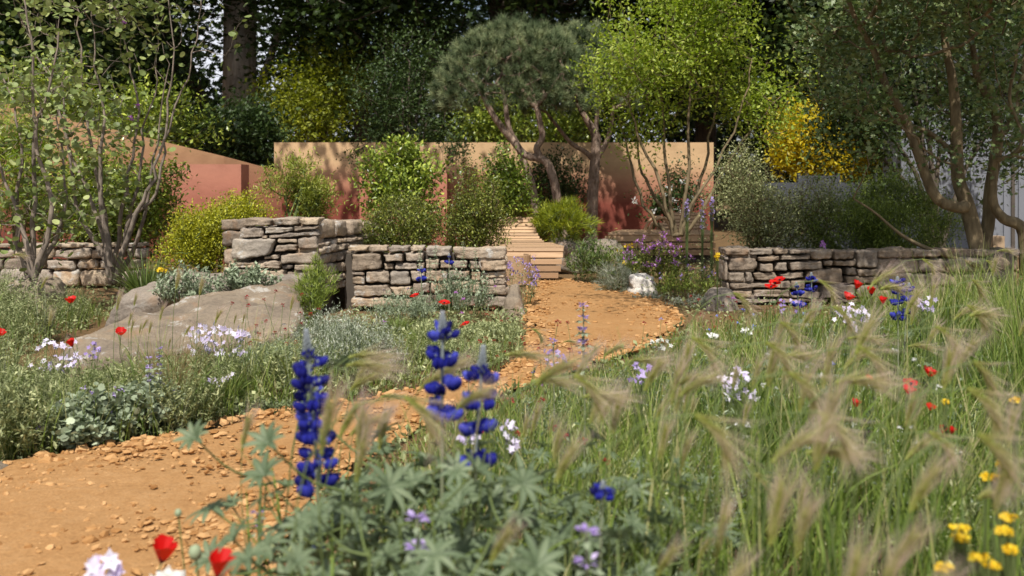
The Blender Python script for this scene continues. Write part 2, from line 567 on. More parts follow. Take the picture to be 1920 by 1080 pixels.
# leaf: base at origin, along +y, normal +z, length 1
L_OVAL = (np.array([[0, 0, 0], [-.27, .42, .05], [.27, .42, .05], [0, .48, -.02], [0, 1, -.08]], float), q([0, 2, 4, 3], [0, 3, 4, 1]))
L_LANCE = (np.array([[0, 0, 0], [-.12, .42, .03], [.12, .42, .03], [0, .48, -.01], [0, 1, -.1]], float), q([0, 2, 4, 3], [0, 3, 4, 1]))
_a = np.linspace(0, 2 * np.pi, 9)[:-1] + np.pi / 8
L_ROUND = (np.vstack([[[0, .45, -.03]], np.c_[.5 * np.sin(_a), .5 - .5 * np.cos(_a) * (1 - .12 * (np.cos(_a) > .8)), .05 * np.abs(np.sin(_a))]]),
           np.array([[0, 1 + (2 * i) % 8, 1 + (2 * i + 1) % 8, 1 + (2 * i + 2) % 8] for i in range(4)]))
_lob = np.array([[0, 0], [.16, .22], [.5, .2], [.3, .45], [.42, .72], [.14, .68], [0, 1], [-.14, .68], [-.42, .72], [-.3, .45], [-.5, .2], [-.16, .22]])
L_LOBED = (np.vstack([[[0, .4, -.03]], np.c_[_lob, .06 * np.abs(_lob[:, 0])]]),
           np.array([[0, 1 + (2 * i) % 12, 1 + (2 * i + 1) % 12, 1 + (2 * i + 2) % 12] for i in range(6)]))
L_NEEDLE = (np.array([[-.5, 0, 0], [.5, 0, 0], [.35, 1, 0], [-.35, 1, 0]], float), q([0, 1, 2, 3]))   # width scaled separately


def frames(axis, roll=None, up_bias=0.7):
    """rotation matrices whose y is axis and whose z leans upward"""
    n = len(axis)
    y = norm(axis)
    r = norm(rng.normal(size=(n, 3)))
    zt = r * (1 - up_bias) + np.array([0, 0, 1.0]) * up_bias
    x = norm(np.cross(y, zt) + 1e-6)
    z = np.cross(x, y)
    return np.stack([x, y, z], axis=2)


def leaves(P, D, tpl, size, tone, slot=0, spread=0.8, up=0.25, up_bias=0.65, width=None):
    """one leaf at each P growing roughly along D"""
    n = len(P)
    ax = norm(norm(D) * (1 - spread) + norm(rng.normal(size=(n, 3))) * spread + np.array([0, 0, up]))
    R = frames(ax, up_bias=up_bias)
    s = np.broadcast_to(np.asarray(size, float), (n,))
    sx = s if width is None else np.broadcast_to(np.asarray(width, float), (n,))
    Mx = R * np.stack([sx, s, s], axis=1)[:, None, :]
    return inst(tpl[0], tpl[1], Mx, P, tone, slot)


def strips(P, D, L, bend, wid, seg=4, tone0=0.5, tone1=0.5, slot=0, face=None):
    """tapered ribbons from P along D, length L, bending by the vector bend at their tips"""
    n = len(P)
    t = np.linspace(0, 1, seg + 1)
    L = np.broadcast_to(np.asarray(L, float), (n,))
    c = P[:, None] + norm(D)[:, None] * (L[:, None] * t)[..., None] + bend[:, None] * (t ** 2)[None, :, None]
    if face is None:
        face = norm(rng.normal(size=(n, 3)))
    side = norm(np.cross(norm(D), face) + 1e-6)
    wv = np.broadcast_to(np.asarray(wid, float), (n,))[:, None] * (1 - t ** 1.6 * 0.92)[None]
    a = c - side[:, None] * wv[..., None] / 2
    b = c + side[:, None] * wv[..., None] / 2
    V = np.stack([a, b], axis=2).reshape(n, -1, 3)
    f = np.array([[2 * i, 2 * i + 1, 2 * i + 3, 2 * i + 2] for i in range(seg)])
    k = 2 * (seg + 1)
    F = (f[None] + (np.arange(n) * k)[:, None, None]).reshape(-1, 4)
    t0 = np.broadcast_to(np.asarray(tone0, float), (n,))
    t1 = np.broadcast_to(np.asarray(tone1, float), (n,))
    tn = np.repeat(t0[:, None] + (t1 - t0)[:, None] * t[None], 2, axis=1)
    return (V.reshape(-1, 3), F, tn.ravel(), slot, False)


def tube(pts, rad, sides=6, tone=0.5, slot=0, cap=True):
    pts = np.asarray(pts, float)
    n = len(pts)
    rad = np.broadcast_to(np.asarray(rad, float), (n,))
    d = norm(np.gradient(pts, axis=0))
    ref = np.array([0.31, 0.95, 0.05])
    u = norm(np.cross(d, ref))
    v = np.cross(d, u)
    a = np.linspace(0, 2 * np.pi, sides, endpoint=False)
    ring = np.cos(a)[None, :, None] * u[:, None] + np.sin(a)[None, :, None] * v[:, None]
    V = (pts[:, None] + ring * rad[:, None, None]).reshape(-1, 3)
    i = np.arange(n - 1)[:, None] * sides
    j = np.arange(sides)[None]
    k = (j + 1) % sides
    F = np.stack([i + j, i + k, i + k + sides, i + j + sides], axis=2).reshape(-1, 4)
    return (V, F, np.full(len(V), tone), slot, True)


def smooth_path(pts, n=None, jit=0.0):
    pts = np.asarray(pts, float)
    if len(pts) < 3:
        t = np.linspace(0, 1, n or 4)[:, None]
        return pts[0] * (1 - t) + pts[-1] * t
    n = n or len(pts) * 3
    P = np.vstack([2 * pts[0] - pts[1], pts, 2 * pts[-1] - pts[-2]])
    out = []
    for s in np.linspace(0, len(pts) - 1 - 1e-6, n):
        i = int(s)
        t = s - i
        p0, p1, p2, p3 = P[i], P[i + 1], P[i + 2], P[i + 3]
        out.append(0.5 * (2 * p1 + (p2 - p0) * t + (2 * p0 - 5 * p1 + 4 * p2 - p3) * t * t + (3 * p1 - p0 - 3 * p2 + p3) * t ** 3))
    out = np.array(out)
    if jit:
        out[1:-1] += rng.normal(size=out[1:-1].shape) * jit
    return out


_c = []
_g = np.linspace(-1, 1, 8)


def _cube(n):
    g = np.linspace(-1, 1, n)
    vid, V, F = {}, [], []

    def vtx(p):
        k = tuple(np.round(p, 5))
        if k not in vid:
            vid[k] = len(V)
            V.append(p)
        return vid[k]
    for axx in range(3):
        for s in (-1, 1):
            for i in range(n - 1):
                for j in range(n - 1):
                    qd = []
                    for di, dj in ((0, 0), (1, 0), (1, 1), (0, 1)):
                        p = [0, 0, 0]
                        p[axx] = s
                        p[(axx + 1) % 3] = g[i + di]
                        p[(axx + 2) % 3] = g[j + dj]
                        qd.append(vtx(p))
                    F.append(qd if s > 0 else qd[::-1])
    return np.array(V, float), np.array(F)


CUBE7, CUBE12, CUBE26, CUBE3 = _cube(9), _cube(15), _cube(41), _cube(3)


def rounded(V, p=5.0):
    """cube to superellipsoid"""
    r = (np.abs(V) ** p).sum(1) ** (1 / p)
    return V / r[:, None]


def blockstone(quad, y0, depth, amp=0.03, p=6.0, res=CUBE7, seed=0):
    """a stone whose face fills the quad (tl,tr,br,bl in x,z) with its front at y0"""
    u = rounded(res[0], p)
    q4 = np.asarray(quad, float)
    s, t = (u[:, 0] + 1) / 2, (1 - u[:, 2]) / 2
    xz = (q4[0] * ((1 - s) * (1 - t))[:, None] + q4[1] * (s * (1 - t))[:, None] + q4[2] * (s * t)[:, None] + q4[3] * ((1 - s) * t)[:, None])
    y = y0 + (u[:, 1] + 1) / 2 * depth
    V = np.c_[xz[:, 0], y, xz[:, 1]]
    size = math.sqrt(max(1e-4, abs((q4[1, 0] - q4[0, 0]) * (q4[0, 1] - q4[3, 1]))))
    nz = snoise(V, 9 / max(size * 6, .4), seed)
    nz2 = snoise(V, 30, seed + 3)
    nz3 = np.abs(snoise(V, 15, seed + 5))
    V = V + norm(u * [1, 1.4, 1]) * (nz * amp * size * 1.6 + nz2 * 0.005 - nz3 * .013)[:, None]
    return (V, res[1], np.full(len(V), .5), 0, True)


def hexrock(top, bottom, amp, p=7.0, res=CUBE26, seed=0, fr=2.0):
    """rock from eight corners: top and bottom each FL, FR, BR, BL"""
    u = rounded(res[0], p)
    a, b, c = (u[:, 0:1] + 1) / 2, (u[:, 1:2] + 1) / 2, (u[:, 2:3] + 1) / 2
    tp, bt = np.asarray(top, float), np.asarray(bottom, float)

    def bl(qq):
        return qq[0] * (1 - a) * (1 - b) + qq[1] * a * (1 - b) + qq[2] * a * b + qq[3] * (1 - a) * b
    V = bl(bt) * (1 - c) + bl(tp) * c
    d = norm(u)
    V = V - d * (np.abs(snoise(V, fr * 1.9, seed + 7)) * amp * .7)[:, None]
    V = V + d * (snoise(V, fr, seed) * amp + snoise(V, fr * 3.7, seed + 1) * amp * .35 + snoise(V, fr * 9, seed + 2) * amp * .2 - np.abs(snoise(V, fr * 6, seed + 4)) * amp * .3)[:, None]
    return (V, res[1], np.full(len(V), .5), 0, True)


def box(x0, x1, y0, y1, z0, z1, tone=.5, slot=0, bev=0.0):
    V, F = CUBE3[0].copy(), CUBE3[1]
    if bev:
        pass
    V = np.c_[x0 + (V[:, 0] + 1) / 2 * (x1 - x0), y0 + (V[:, 1] + 1) / 2 * (y1 - y0), z0 + (V[:, 2] + 1) / 2 * (z1 - z0)]
    return (V, F, np.full(len(V), tone), slot, False)


def prism(poly, y0, y1):
    """x,z outline extruded along y"""
    n = len(poly)
    P = np.asarray(poly, float)
    V = np.vstack([np.c_[P[:, 0], np.full(n, y0), P[:, 1]], np.c_[P[:, 0], np.full(n, y1), P[:, 1]]])
    F = np.array([[i, (i + 1) % n, (i + 1) % n + n, i + n] for i in range(n)])
    return V, F


# ------------------------------------------------------------------ woody plants
def in_blobs(blobs, n, gap=0.0, gs=1.2, seed=0, shell=0.0, zmin=None, wob=.36):
    """n points inside a union of ellipsoids (cx,cy,cz,rx,ry,rz); gap>0 leaves holes; shell pushes points outward"""
    B = np.array(blobs, float)
    vol = B[:, 3] * B[:, 4] * B[:, 5]
    out = []
    tot = 0
    while tot < n:
        k = rng.choice(len(B), size=n, p=vol / vol.sum())
        d = norm(rng.normal(size=(n, 3)))
        r = rng.uniform(shell ** 3, 1, n) ** (1 / 3)
        r = r * (1 + wob * snoise(d, 1.7, seed) + .6 * wob * snoise(d, 4.5, seed + 2))
        p = B[k, :3] + d * r[:, None] * B[k, 3:]
        keep = snoise(p, gs, seed) > (gap * 2 - 1) if gap > 0 else np.ones(n, bool)
        if zmin is not None:
            keep &= p[:, 2] > zmin
        out.append(p[keep])
        tot += keep.sum()
    return np.concatenate(out)[:n]


def skeleton(trunks, targets, sag=0.12, up=0.35, tip=0.006, exp=2.3, rmin=None, sides=(9, 5, 4), step=0.35):
    """trunks: list of (points, radii); every target is joined to the nearest wood. returns tube chunks and end directions"""
    P, par, fixed = [], [], []
    for pts, rad in trunks:
        pts = np.asarray(pts, float)
        prev = -1
        if len(P):
            d = np.linalg.norm(np.array(P) - pts[0], axis=1)
            if d.min() < 0.12:
                prev = int(d.argmin())
        for p, r in zip(pts, np.broadcast_to(rad, (len(pts),))):
            P.append(p)
            par.append(prev)
            fixed.append(r)
            prev = len(P) - 1
    P = [np.asarray(p) for p in P]
    T = np.asarray(targets)
    base = np.array(P)
    dist = np.min(np.linalg.norm(T[:, None] - base[None], axis=2), axis=1)
    ends = np.zeros_like(T)
    ends_i = []
    for ti in np.argsort(dist):
        t = T[ti]
        A = np.array(P)
        dv = t - A
        d = np.linalg.norm(dv, axis=1)
        cost = d * (1.25 - .45 * dv[:, 2] / np.maximum(d, 1e-6))
        i = int(cost.argmin())
        n = max(2, int(d[i] / step) + 1)
        a = A[i]
        prev = i
        for s in range(1, n + 1):
            f = s / n
            p = a * (1 - f) + t * f
            p = p + np.array([0, 0, -1]) * sag * d[i] * math.sin(math.pi * f) * .5
            if s < n:
                p = p + rng.normal(size=3) * .05 * d[i]
            P.append(p)
            par.append(prev)
            fixed.append(0)
            prev = len(P) - 1
        ends[ti] = norm(P[prev] - P[par[prev]])
        ends_i.append(prev)
    n = len(P)
    acc = np.zeros(n)
    kidsl = [[] for _ in range(n)]
    for i in range(n - 1, -1, -1):
        if not kidsl[i]:
            acc[i] = tip ** exp
        if par[i] >= 0:
            kidsl[par[i]].append(i)
            acc[par[i]] += acc[i]
    R = acc ** (1 / exp)
    fx = np.array(fixed)
    R = np.where(fx > 0, fx, R)
    for i in range(n):
        if par[i] >= 0:
            R[i] = min(R[i], R[par[i]])
    chunks = []
    done = np.zeros(n, bool)
    for i in range(n):
        if done[i]:
            continue
        ch = [par[i]] if par[i] >= 0 else []
        j = i
        while True:
            ch.append(j)
            done[j] = True
            if not kidsl[j]:
                break
            j2 = max(kidsl[j], key=lambda k_: R[k_])
            if done[j2]:
                break
            j = j2
        if len(ch) < 2:
            continue
        pts = np.array([P[k_] for k_ in ch])
        rr = np.array([R[k_] for k_ in ch])
        if par[i] >= 0:
            rr[0] = rr[1]
        sd = sides[0] if rr.max() > .05 else sides[1] if rr.max() > .015 else sides[2]
        chunks.append(tube(pts, rr, sd))
    return chunks, ends


def clump_leaves(T, E, k, tpl, size, sig, slot=0, tone=(0.5, 0.22), spread=0.75, up=0.2, up_bias=0.6, width=None, ctone=0.12):
    """k leaves around every clump centre"""
    n = len(T)
    ct = rng.normal(0, ctone, n)
    idx = np.repeat(np.arange(n), k)
    off = rng.normal(size=(n * k, 3)) * sig
    P = T[idx] + off
    D = norm(off) + E[idx] * .5
    tn = np.clip(rng.normal(tone[0], tone[1], n * k) + ct[idx], 0, 1)
    s = size * rng.uniform(.65, 1.2, n * k)
    return leaves(P, D, tpl, s, tn, slot, spread, up, up_bias, None if width is None else width)


def woody(name, label, cat, base, trunks, blobs, nclump, kleaf, tpl, size, sig, leafmat, bark, group=None, gap=0.35, gs=1.4,
          tip=.006, part=("trunk", "crown"), shell=0.0, seed=1, spread=.75, up=.2, up_bias=.6, width=None, tone=(.5, .22), zmin=None, wide_step=.35, ctone=.12):
    root = thing(name, label, cat, base, group)
    T = in_blobs(blobs, nclump, gap, gs, seed, shell, zmin)
    ch, E = skeleton(trunks, T, tip=tip, step=wide_step)
    obj(part[0], ch, bark, root, base)
    lv = clump_leaves(T, E, kleaf, tpl, size, sig, 0, tone, spread, up, up_bias, width, ctone)
    obj(part[1], [lv], leafmat, root, base)
    return root


def pxblob(x0, x1, y0, y1, Y, ry=None):
    a, b = at(x0, y0, Y), at(x1, y1, Y)
    rx, rz = abs(b[0] - a[0]) / 2, abs(a[2] - b[2]) / 2
    return [(a[0] + b[0]) / 2, Y, (a[2] + b[2]) / 2, rx, ry or rx, rz]


def pxtrunk(pts, Y, rads, dy=None, jit=.0):
    P = np.array([at(x, y, Y + (0 if dy is None else dy[i])) for i, (x, y) in enumerate(pts)])
    n = len(P) * 3
    S = smooth_path(P, n, jit)
    return S, np.interp(np.linspace(0, 1, n), np.linspace(0, 1, len(rads)), rads)


def fan(base, tops, r0=.02, r1=.008, bow=.12):
    out = []
    for t in tops:
        t = np.asarray(t, float)
        b = np.asarray(base, float) + np.r_[rng.normal(0, .04, 2), 0]
        m = b * .5 + t * .5 + np.r_[rng.normal(0, bow, 2), .1] - np.r_[(t - b)[:2] * .15, 0]
        s = smooth_path([b, m, t], 9, .008)
        out.append((s, np.linspace(r0, r1, 9)))
    return out



# ------------------------------------------------------------------ ground and path
PATH_L = np.array([(3.9, -9.0), (4.0, -3.6), (4.2, -2.2), (4.75, -1.57), (5.3, -1.18), (5.5, -.8), (5.85, -.42), (6.3, -.08), (6.8, .1), (8.5, .14), (11.7, .22), (13, .22)])
PATH_R = np.array([(1.0, -.3), (2.3, -.35), (2.75, -.62), (3.2, -.82), (4.2, -.7), (5.2, -.38), (6.2, .25), (7.5, 1.1), (8.6, 1.42), (9.5, 1.48), (11.2, 1.25), (12, .7), (13, .6)])


def pl(Y):
    return np.interp(Y, PATH_L[:, 0], PATH_L[:, 1])


def pr(Y):
    return np.interp(Y, PATH_R[:, 0], PATH_R[:, 1])


def on_path(X, Y, m=0.0):
    return (X > pl(Y) + m) & (X < pr(Y) - m) & (Y < 12.4) & (Y > 2.2)


def sheet(name, xs, ys, zf, mat):
    X, Y = np.meshgrid(xs, ys)
    V = np.c_[X.ravel(), Y.ravel(), zf(X.ravel(), Y.ravel())]
    nx = len(xs)
    i, j = np.meshgrid(np.arange(nx - 1), np.arange(len(ys) - 1))
    a = (j * nx + i).ravel()
    F = np.c_[a, a + 1, a + 1 + nx, a + nx]
    return V, F


V, F = sheet("ground", np.r_[-400, -120, -40, -20, np.linspace(-12, 12, 40), 20, 40, 120, 400], np.r_[-60, -20, -5, np.linspace(0, 30, 40), 60, 150, 700],
             lambda x, y: np.where((np.abs(x) < 11) & (y > 0) & (y < 29), -.012 - .01 * np.abs(snoise(np.c_[x, y, 0 * x], .9)), -.012), None)
tag(obj("ground", [(V, F, np.full(len(V), .5), 0, True)], M['soil']), kind='structure')
# the hoggin path, one rippled sheet that follows its edges
ys = np.r_[np.linspace(1.8, 3.8, 26)[:-1], np.linspace(3.8, 4.2, 12)[:-1], np.linspace(4.2, 12.5, 120)]
ts = np.linspace(0, 1, 70)
lx = np.where(ys < 3.9, -9.0, pl(ys)) + .05 * snoise(np.c_[ys, ys * 0, ys * 0], 4)
rx = pr(ys) + .05 * snoise(np.c_[ys, ys * 0 + 5, ys * 0], 4)
X = lx[:, None] + (rx - lx)[:, None] * ts[None]
Yg = np.repeat(ys[:, None], len(ts), 1)
Pn = np.c_[X.ravel(), Yg.ravel(), 0 * X.ravel()]
Z = .014 + .007 * snoise(Pn, 2.2) + .004 * snoise(Pn, 8, 2)
Pn[:, 2] = np.maximum(Z, .003)
nx = len(ts)
i, j = np.meshgrid(np.arange(nx - 1), np.arange(len(ys) - 1))
a = (j * nx + i).ravel()
tag(obj("path", [(Pn, np.c_[a, a + 1, a + 1 + nx, a + nx], np.full(len(Pn), .5), 0, True)], M['path']), kind='structure')

# loose stones of the path: far too many to count
_t = (1 + 5 ** .5) / 2
ICO = norm(np.array([[-1, _t, 0], [1, _t, 0], [-1, -_t, 0], [1, -_t, 0], [0, -1, _t], [0, 1, _t], [0, -1, -_t], [0, 1, -_t], [_t, 0, -1], [_t, 0, 1], [-_t, 0, -1], [-_t, 0, 1]], float))
ICOF = np.array([[0, 11, 5], [0, 5, 1], [0, 1, 7], [0, 7, 10], [0, 10, 11], [1, 5, 9], [5, 11, 4], [11, 10, 2], [10, 7, 6], [7, 1, 8], [3, 9, 4], [3, 4, 2], [3, 2, 6], [3, 6, 8], [3, 8, 9], [4, 9, 5], [2, 4, 11], [6, 2, 10], [8, 6, 7], [9, 8, 1]])


def pebbles(P, size):
    n = len(P)
    V = ICO[None] * (1 + rng.normal(0, .2, (n, 12, 1))) * (size[:, None] * rng.uniform(.55, 1.3, (n, 3)) * np.array([1.15, 1, .62]))[:, None]
    a = rng.uniform(0, 6.28, n)
    c, s = np.cos(a), np.sin(a)
    R = np.stack([np.stack([c, -s, 0 * a], 1), np.stack([s, c, 0 * a], 1), np.stack([0 * a, 0 * a, 1 + 0 * a], 1)], 1)
    V = np.einsum('nij,nkj->nki', R, V) + P[:, None]
    F = (ICOF[None] + (np.arange(n) * 12)[:, None, None]).reshape(-1, 3)
    return (V.reshape(-1, 3), F, np.repeat(rng.uniform(0, 1, n), 12), 0, False)


n = 90000
Y = rng.uniform(2.4, 12.3, n) ** 1
X = np.where(Y < 4.6, rng.uniform(-4.2, -.4, n), rng.uniform(-2.2, 1.7, n))
ok = on_path(X, Y, -.05)
X, Y = X[ok], Y[ok]
edge = np.minimum(np.abs(X - pl(Y)), np.abs(X - pr(Y)))
edge = np.where(Y < 4.8, np.minimum(edge, np.abs(Y - np.interp(X, [-9, -3.6, -2.2, -1.57, -1.2], [3.9, 4.0, 4.2, 4.75, 5.35]))), edge)
pat = snoise(np.c_[X, Y, 0 * X], 2.6, 4)
keep = rng.uniform(0, 1, len(X)) < (.06 + .6 * np.exp(-edge / .16) + (.6 + .5 * (Y < 5.2)) * np.clip(pat + .15, 0, 1) * np.exp(-edge / .7)) * np.interp(Y, [4.2, 5.5, 6.5, 8], [.6, .9, .8, .4])
X, Y, edge = X[keep], Y[keep], edge[keep]
sz = (.0035 + .0135 * rng.uniform(0, 1, len(X)) ** 3.0) * (1 + .8 * np.exp(-edge / .25))
tag(obj("gravel", [pebbles(np.c_[X, Y, .016 + sz * .25], sz)], M['gravel']), "loose ochre gravel scattered over the sandy path", kind='stuff')

# ------------------------------------------------------------------ plastered garden walls
def wall_slab(name, label, chunks, mat):
    o = obj(name, chunks, mat)
    return tag(o, label, "wall")


wall_slab("rendered_wall", "long flat topped back wall limewashed ochre over terracotta behind the pine trees",
          [box(atx(514, 18), atx(1338, 18), 18.0, 18.35, -.1, EYE + (HOR - 267) * 18 / FPX)], M['plaster'])
# side wall whose top falls away from the camera
pts = [at(-90, 168, 13.2), at(20, 196, 13.8), at(210, 242, 14.8), at(300, 264, 15.4), at(420, 293, 16.2), at(528, 322, 17.2)]
V = []
for p in pts:
    V += [[p[0], p[1], -.1], [p[0], p[1], p[2]], [p[0] - .25, p[1] + .12, p[2]], [p[0] - .25, p[1] + .12, -.1]]
F = [[k * 4 + a_, k * 4 + 4 + a_, k * 4 + 4 + (a_ + 1) % 4, k * 4 + (a_ + 1) % 4] for k in range(len(pts) - 1) for a_ in range(4)]
F += [[0, 1, 2, 3], [len(V) - 1, len(V) - 2, len(V) - 3, len(V) - 4]]
wall_slab("sloping_wall", "limewashed side wall with a sloping ochre top behind the multi stemmed tree", [(np.array(V), np.array(F), np.full(len(V), .5), 0, False)], M['plaster2'])


def block(name, label, x0, x1, py, Y, dep, mat, skew=0.0):
    z = EYE - (py - HOR) * Y / FPX
    a, b = atx(x0, Y), atx(x1, Y)
    ch = box(a, b, Y, Y + dep, -.1, z)
    if skew:
        ch[0][:, 0] += (ch[0][:, 1] - Y) * skew
    return wall_slab(name, label, [ch], mat)


block("rendered_pillar", "terracotta plaster block in front of the sloping side wall", 316, 452, 308, 14.9, .45, M['plaster_red'], .0)
block("rendered_pillar", "terracotta plaster block half hidden by the bright glossy shrub", 674, 838, 325, 15.6, .9, M['plaster_red'])
block("rendered_pillar", "pink ochre plaster block with its shaded flank left of the pine trees", 836, 868, 312, 16.2, 1.5, M['plaster'], .12)

# ------------------------------------------------------------------ dry stone walls
def stone_quads(root, quads, conv, Y, depth, mat, lich=(), name="stone", amp=.03, p=5.5, bulge=.02):
    for k, qd in enumerate(quads):
        xz = []
        for (u, v) in qd:
            px, py = conv(u, v)
            pnt = at(px, py, Y)
            xz.append((pnt[0], pnt[2]))
        xz = np.array(xz)
        c = xz.mean(0)
        g = .004
        sc_ = np.maximum(1 - 2 * g / np.maximum(np.ptp(xz, axis=0), .03), .8)
        xz = c + (xz - c) * sc_
        y0 = Y + rng.uniform(-bulge, bulge)
        m = M['stone_lichen'] if k in lich else mat
        obj(name, [blockstone(xz, y0, depth * rng.uniform(.85, 1.1), amp, rng.uniform(p - 1, p + 2), CUBE12 if np.ptp(xz[:, 0]) > .2 else CUBE7, rng.uniform(0, 99))], m, root, ORG)


def face_stones(root, p0, p1, z0, z1, mat, hrange, wrange, depth=.25, zjit=.015, name="stone", seed=0, inward=None):
    """courses of stones along the line p0-p1 (x,y), front side to the right of that direction"""
    p0, p1 = np.array(p0, float), np.array(p1, float)
    d = p1 - p0
    Ln = np.linalg.norm(d)
    d /= Ln
    nrm = np.array([-d[1], d[0]]) if inward is None else np.array(inward, float)
    z = z0
    while z < z1 - .03:
        h = min(rng.uniform(*hrange), z1 - z)
        if z1 - z - h < .04:
            h = z1 - z
        s = 0.0
        while s < Ln - .02:
            wd = min(rng.uniform(*wrange), Ln - s)
            if Ln - s - wd < .06:
                wd = Ln - s
            qd = [(s + .005, z + h - .004 + rng.uniform(-zjit, zjit)), (s + wd - .005, z + h - .004 + rng.uniform(-zjit, zjit)), (s + wd - .005 + rng.uniform(-.01, .01), z + .003), (s + .005 + rng.uniform(-.01, .01), z + .003)]
            ch = blockstone(qd, rng.uniform(-.02, .03), depth, .035, rng.uniform(6, 10), CUBE7, rng.uniform(0, 99))
            L = ch[0]
            V = np.c_[p0[0] + d[0] * L[:, 0] + nrm[0] * L[:, 1], p0[1] + d[1] * L[:, 0] + nrm[1] * L[:, 1], L[:, 2]]
            obj(name, [(V,) + ch[1:]], mat, root, ORG)
            s += wd
        z += h


# left wall: a taller block, then a lower run to the right
c4 = lambda u, v: (400 + u / 6, 380 + v / 6)
c5 = lambda u, v: (680 + u / 6, 400 + v / 6)
c7 = lambda u, v: (1340 + u / 6, 430 + v / 6)
R1 = lambda x0, y0, x1, y1: [(x0, y0), (x1, y0), (x1, y1), (x0, y1)]
ORG = (-1.5, 9.3, 0)
lw = thing("dry_stone_wall", "stepped pale lichened dry stone wall left of the path", "stone wall", ORG)
tall = [[(335, 168), (655, 188), (640, 262), (330, 268)], [(655, 178), (945, 165), (960, 252), (672, 260)], [(962, 175), (1190, 170), (1172, 255), (968, 258)],
        [(275, 280), (555, 278), (560, 400), (275, 402)], [(540, 264), (720, 258), (720, 270), (545, 276)], [(572, 276), (900, 268), (895, 328), (575, 360)],
        [(905, 262), (1185, 258), (1168, 306), (905, 320)], [(535, 372), (610, 368), (605, 405), (535, 405)], [(612, 368), (1165, 312), (1195, 370), (615, 404)],
        [(215, 412), (700, 408), (605, 590), (190, 655)], [(712, 398), (930, 406), (942, 460), (715, 462)], [(700, 470), (942, 468), (942, 538), (672, 562)],
        [(948, 402), (1165, 372), (1185, 520), (950, 525)], [(560, 610), (735, 572), (738, 640), (555, 650)], [(745, 592), (1190, 530), (1200, 688), (745, 692)],
        [(165, 668), (465, 664), (470, 745), (158, 745)], [(475, 662), (738, 655), (742, 748), (480, 745)], [(748, 700), (900, 698), (895, 762), (750, 758)], [(905, 698), (1190, 694), (1195, 770), (905, 770)],
        R1(165, 752, 480, 880), R1(490, 752, 800, 880), R1(810, 770, 1195, 880)]
stone_quads(lw, tall, c4, 9.0, .34, M['stone'], lich=(5, 9), p=15)
low = [R1(-178, 366, 60, 440), [(65, 365), (280, 360), (284, 434), (65, 438)], [(287, 376), (522, 362), (526, 438), (287, 444)], R1(530, 370, 690, 430), [(700, 378), (995, 374), (990, 492), (700, 496)], [(1002, 394), (1618, 384), (1616, 510), (1060, 516)],
       [(-130, 452), (208, 448), (222, 636), (-130, 650)], [(216, 455), (455, 450), (452, 548), (262, 552)], [(470, 442), (690, 436), (686, 545), (474, 547)], R1(702, 512, 860, 632), R1(866, 532, 1000, 625), [(1006, 530), (1185, 522), (1180, 630), (1006, 628)], [(1195, 528), (1290, 524), (1312, 638), (1200, 642)], [(1312, 528), (1612, 518), (1622, 640), (1332, 650)],
       R1(232, 562, 345, 645), [(352, 558), (614, 554), (612, 636), (354, 645)], R1(625, 556, 695, 640),
       [(28, 655), (296, 645), (302, 790), (28, 786)], [(302, 652), (520, 645), (545, 808), (302, 815)], [(532, 650), (700, 645), (700, 768), (548, 768)], R1(708, 642, 960, 768), R1(968, 640, 1210, 748), [(1340, 660), (1612, 646), (1620, 730), (1345, 742)], R1(1216, 650, 1332, 762),
       R1(-130, 660, 22, 696), R1(-130, 706, 22, 805), [(1345, 755), (1620, 738), (1628, 792), (1345, 798)], R1(560, 778, 760, 900), R1(768, 776, 1000, 905), R1(1008, 762, 1330, 905), [(1342, 812), (1612, 802), (1622, 925), (1342, 932)],
       [(-110, 816), (282, 796), (348, 932), (-110, 950)], [(292, 826), (545, 820), (552, 940), (356, 940)], [(1400, 940), (1620, 934), (1640, 1060), (1400, 1060)], R1(560, 910, 980, 1060), R1(990, 912, 1392, 1060), R1(-130, 955, 550, 1060)]
stone_quads(lw, low, c5, 9.5, .3, M['stone'], lich=(4, 18), p=15)
face_stones(lw, (-1.71, 9.02), (-1.36, 10.9), .18, .66, M['stone'], (.07, .13), (.12, .3), inward=(-1, .15))
for k in range(5):                                      # copings set on edge along the return
    t0 = k / 5
    a_, b_ = np.array([-1.71, 9.12]) + np.array([.35, 1.8]) * t0, np.array([-1.71, 9.12]) + np.array([.35, 1.8]) * (t0 + .19)
    face_stones(lw, a_, b_, .67, .87 + rng.uniform(-.03, .02) - .02 * k, M['stone'], (.3, .31), (.5, .6), depth=.42, name="coping_stone", inward=(-1, .15))
face_stones(lw, (-.045, 9.52), (-.06, 9.95), 0.0, .56, M['stone'], (.08, .16), (.25, .5), inward=(-1, 0))
face_stones(lw, (-2.62, 9.1), (-2.62, 9.5), .0, .86, M['stone'], (.09, .2), (.3, .4), inward=(1, 0))
obj("wall_core", [box(-2.45, -1.85, 9.2, 9.6, -.05, .78), box(-2.0, -1.72, 9.5, 10.8, -.05, .72), box(-1.6, -.2, 9.7, 9.98, -.05, .5)], M['wall_core'], lw, ORG)

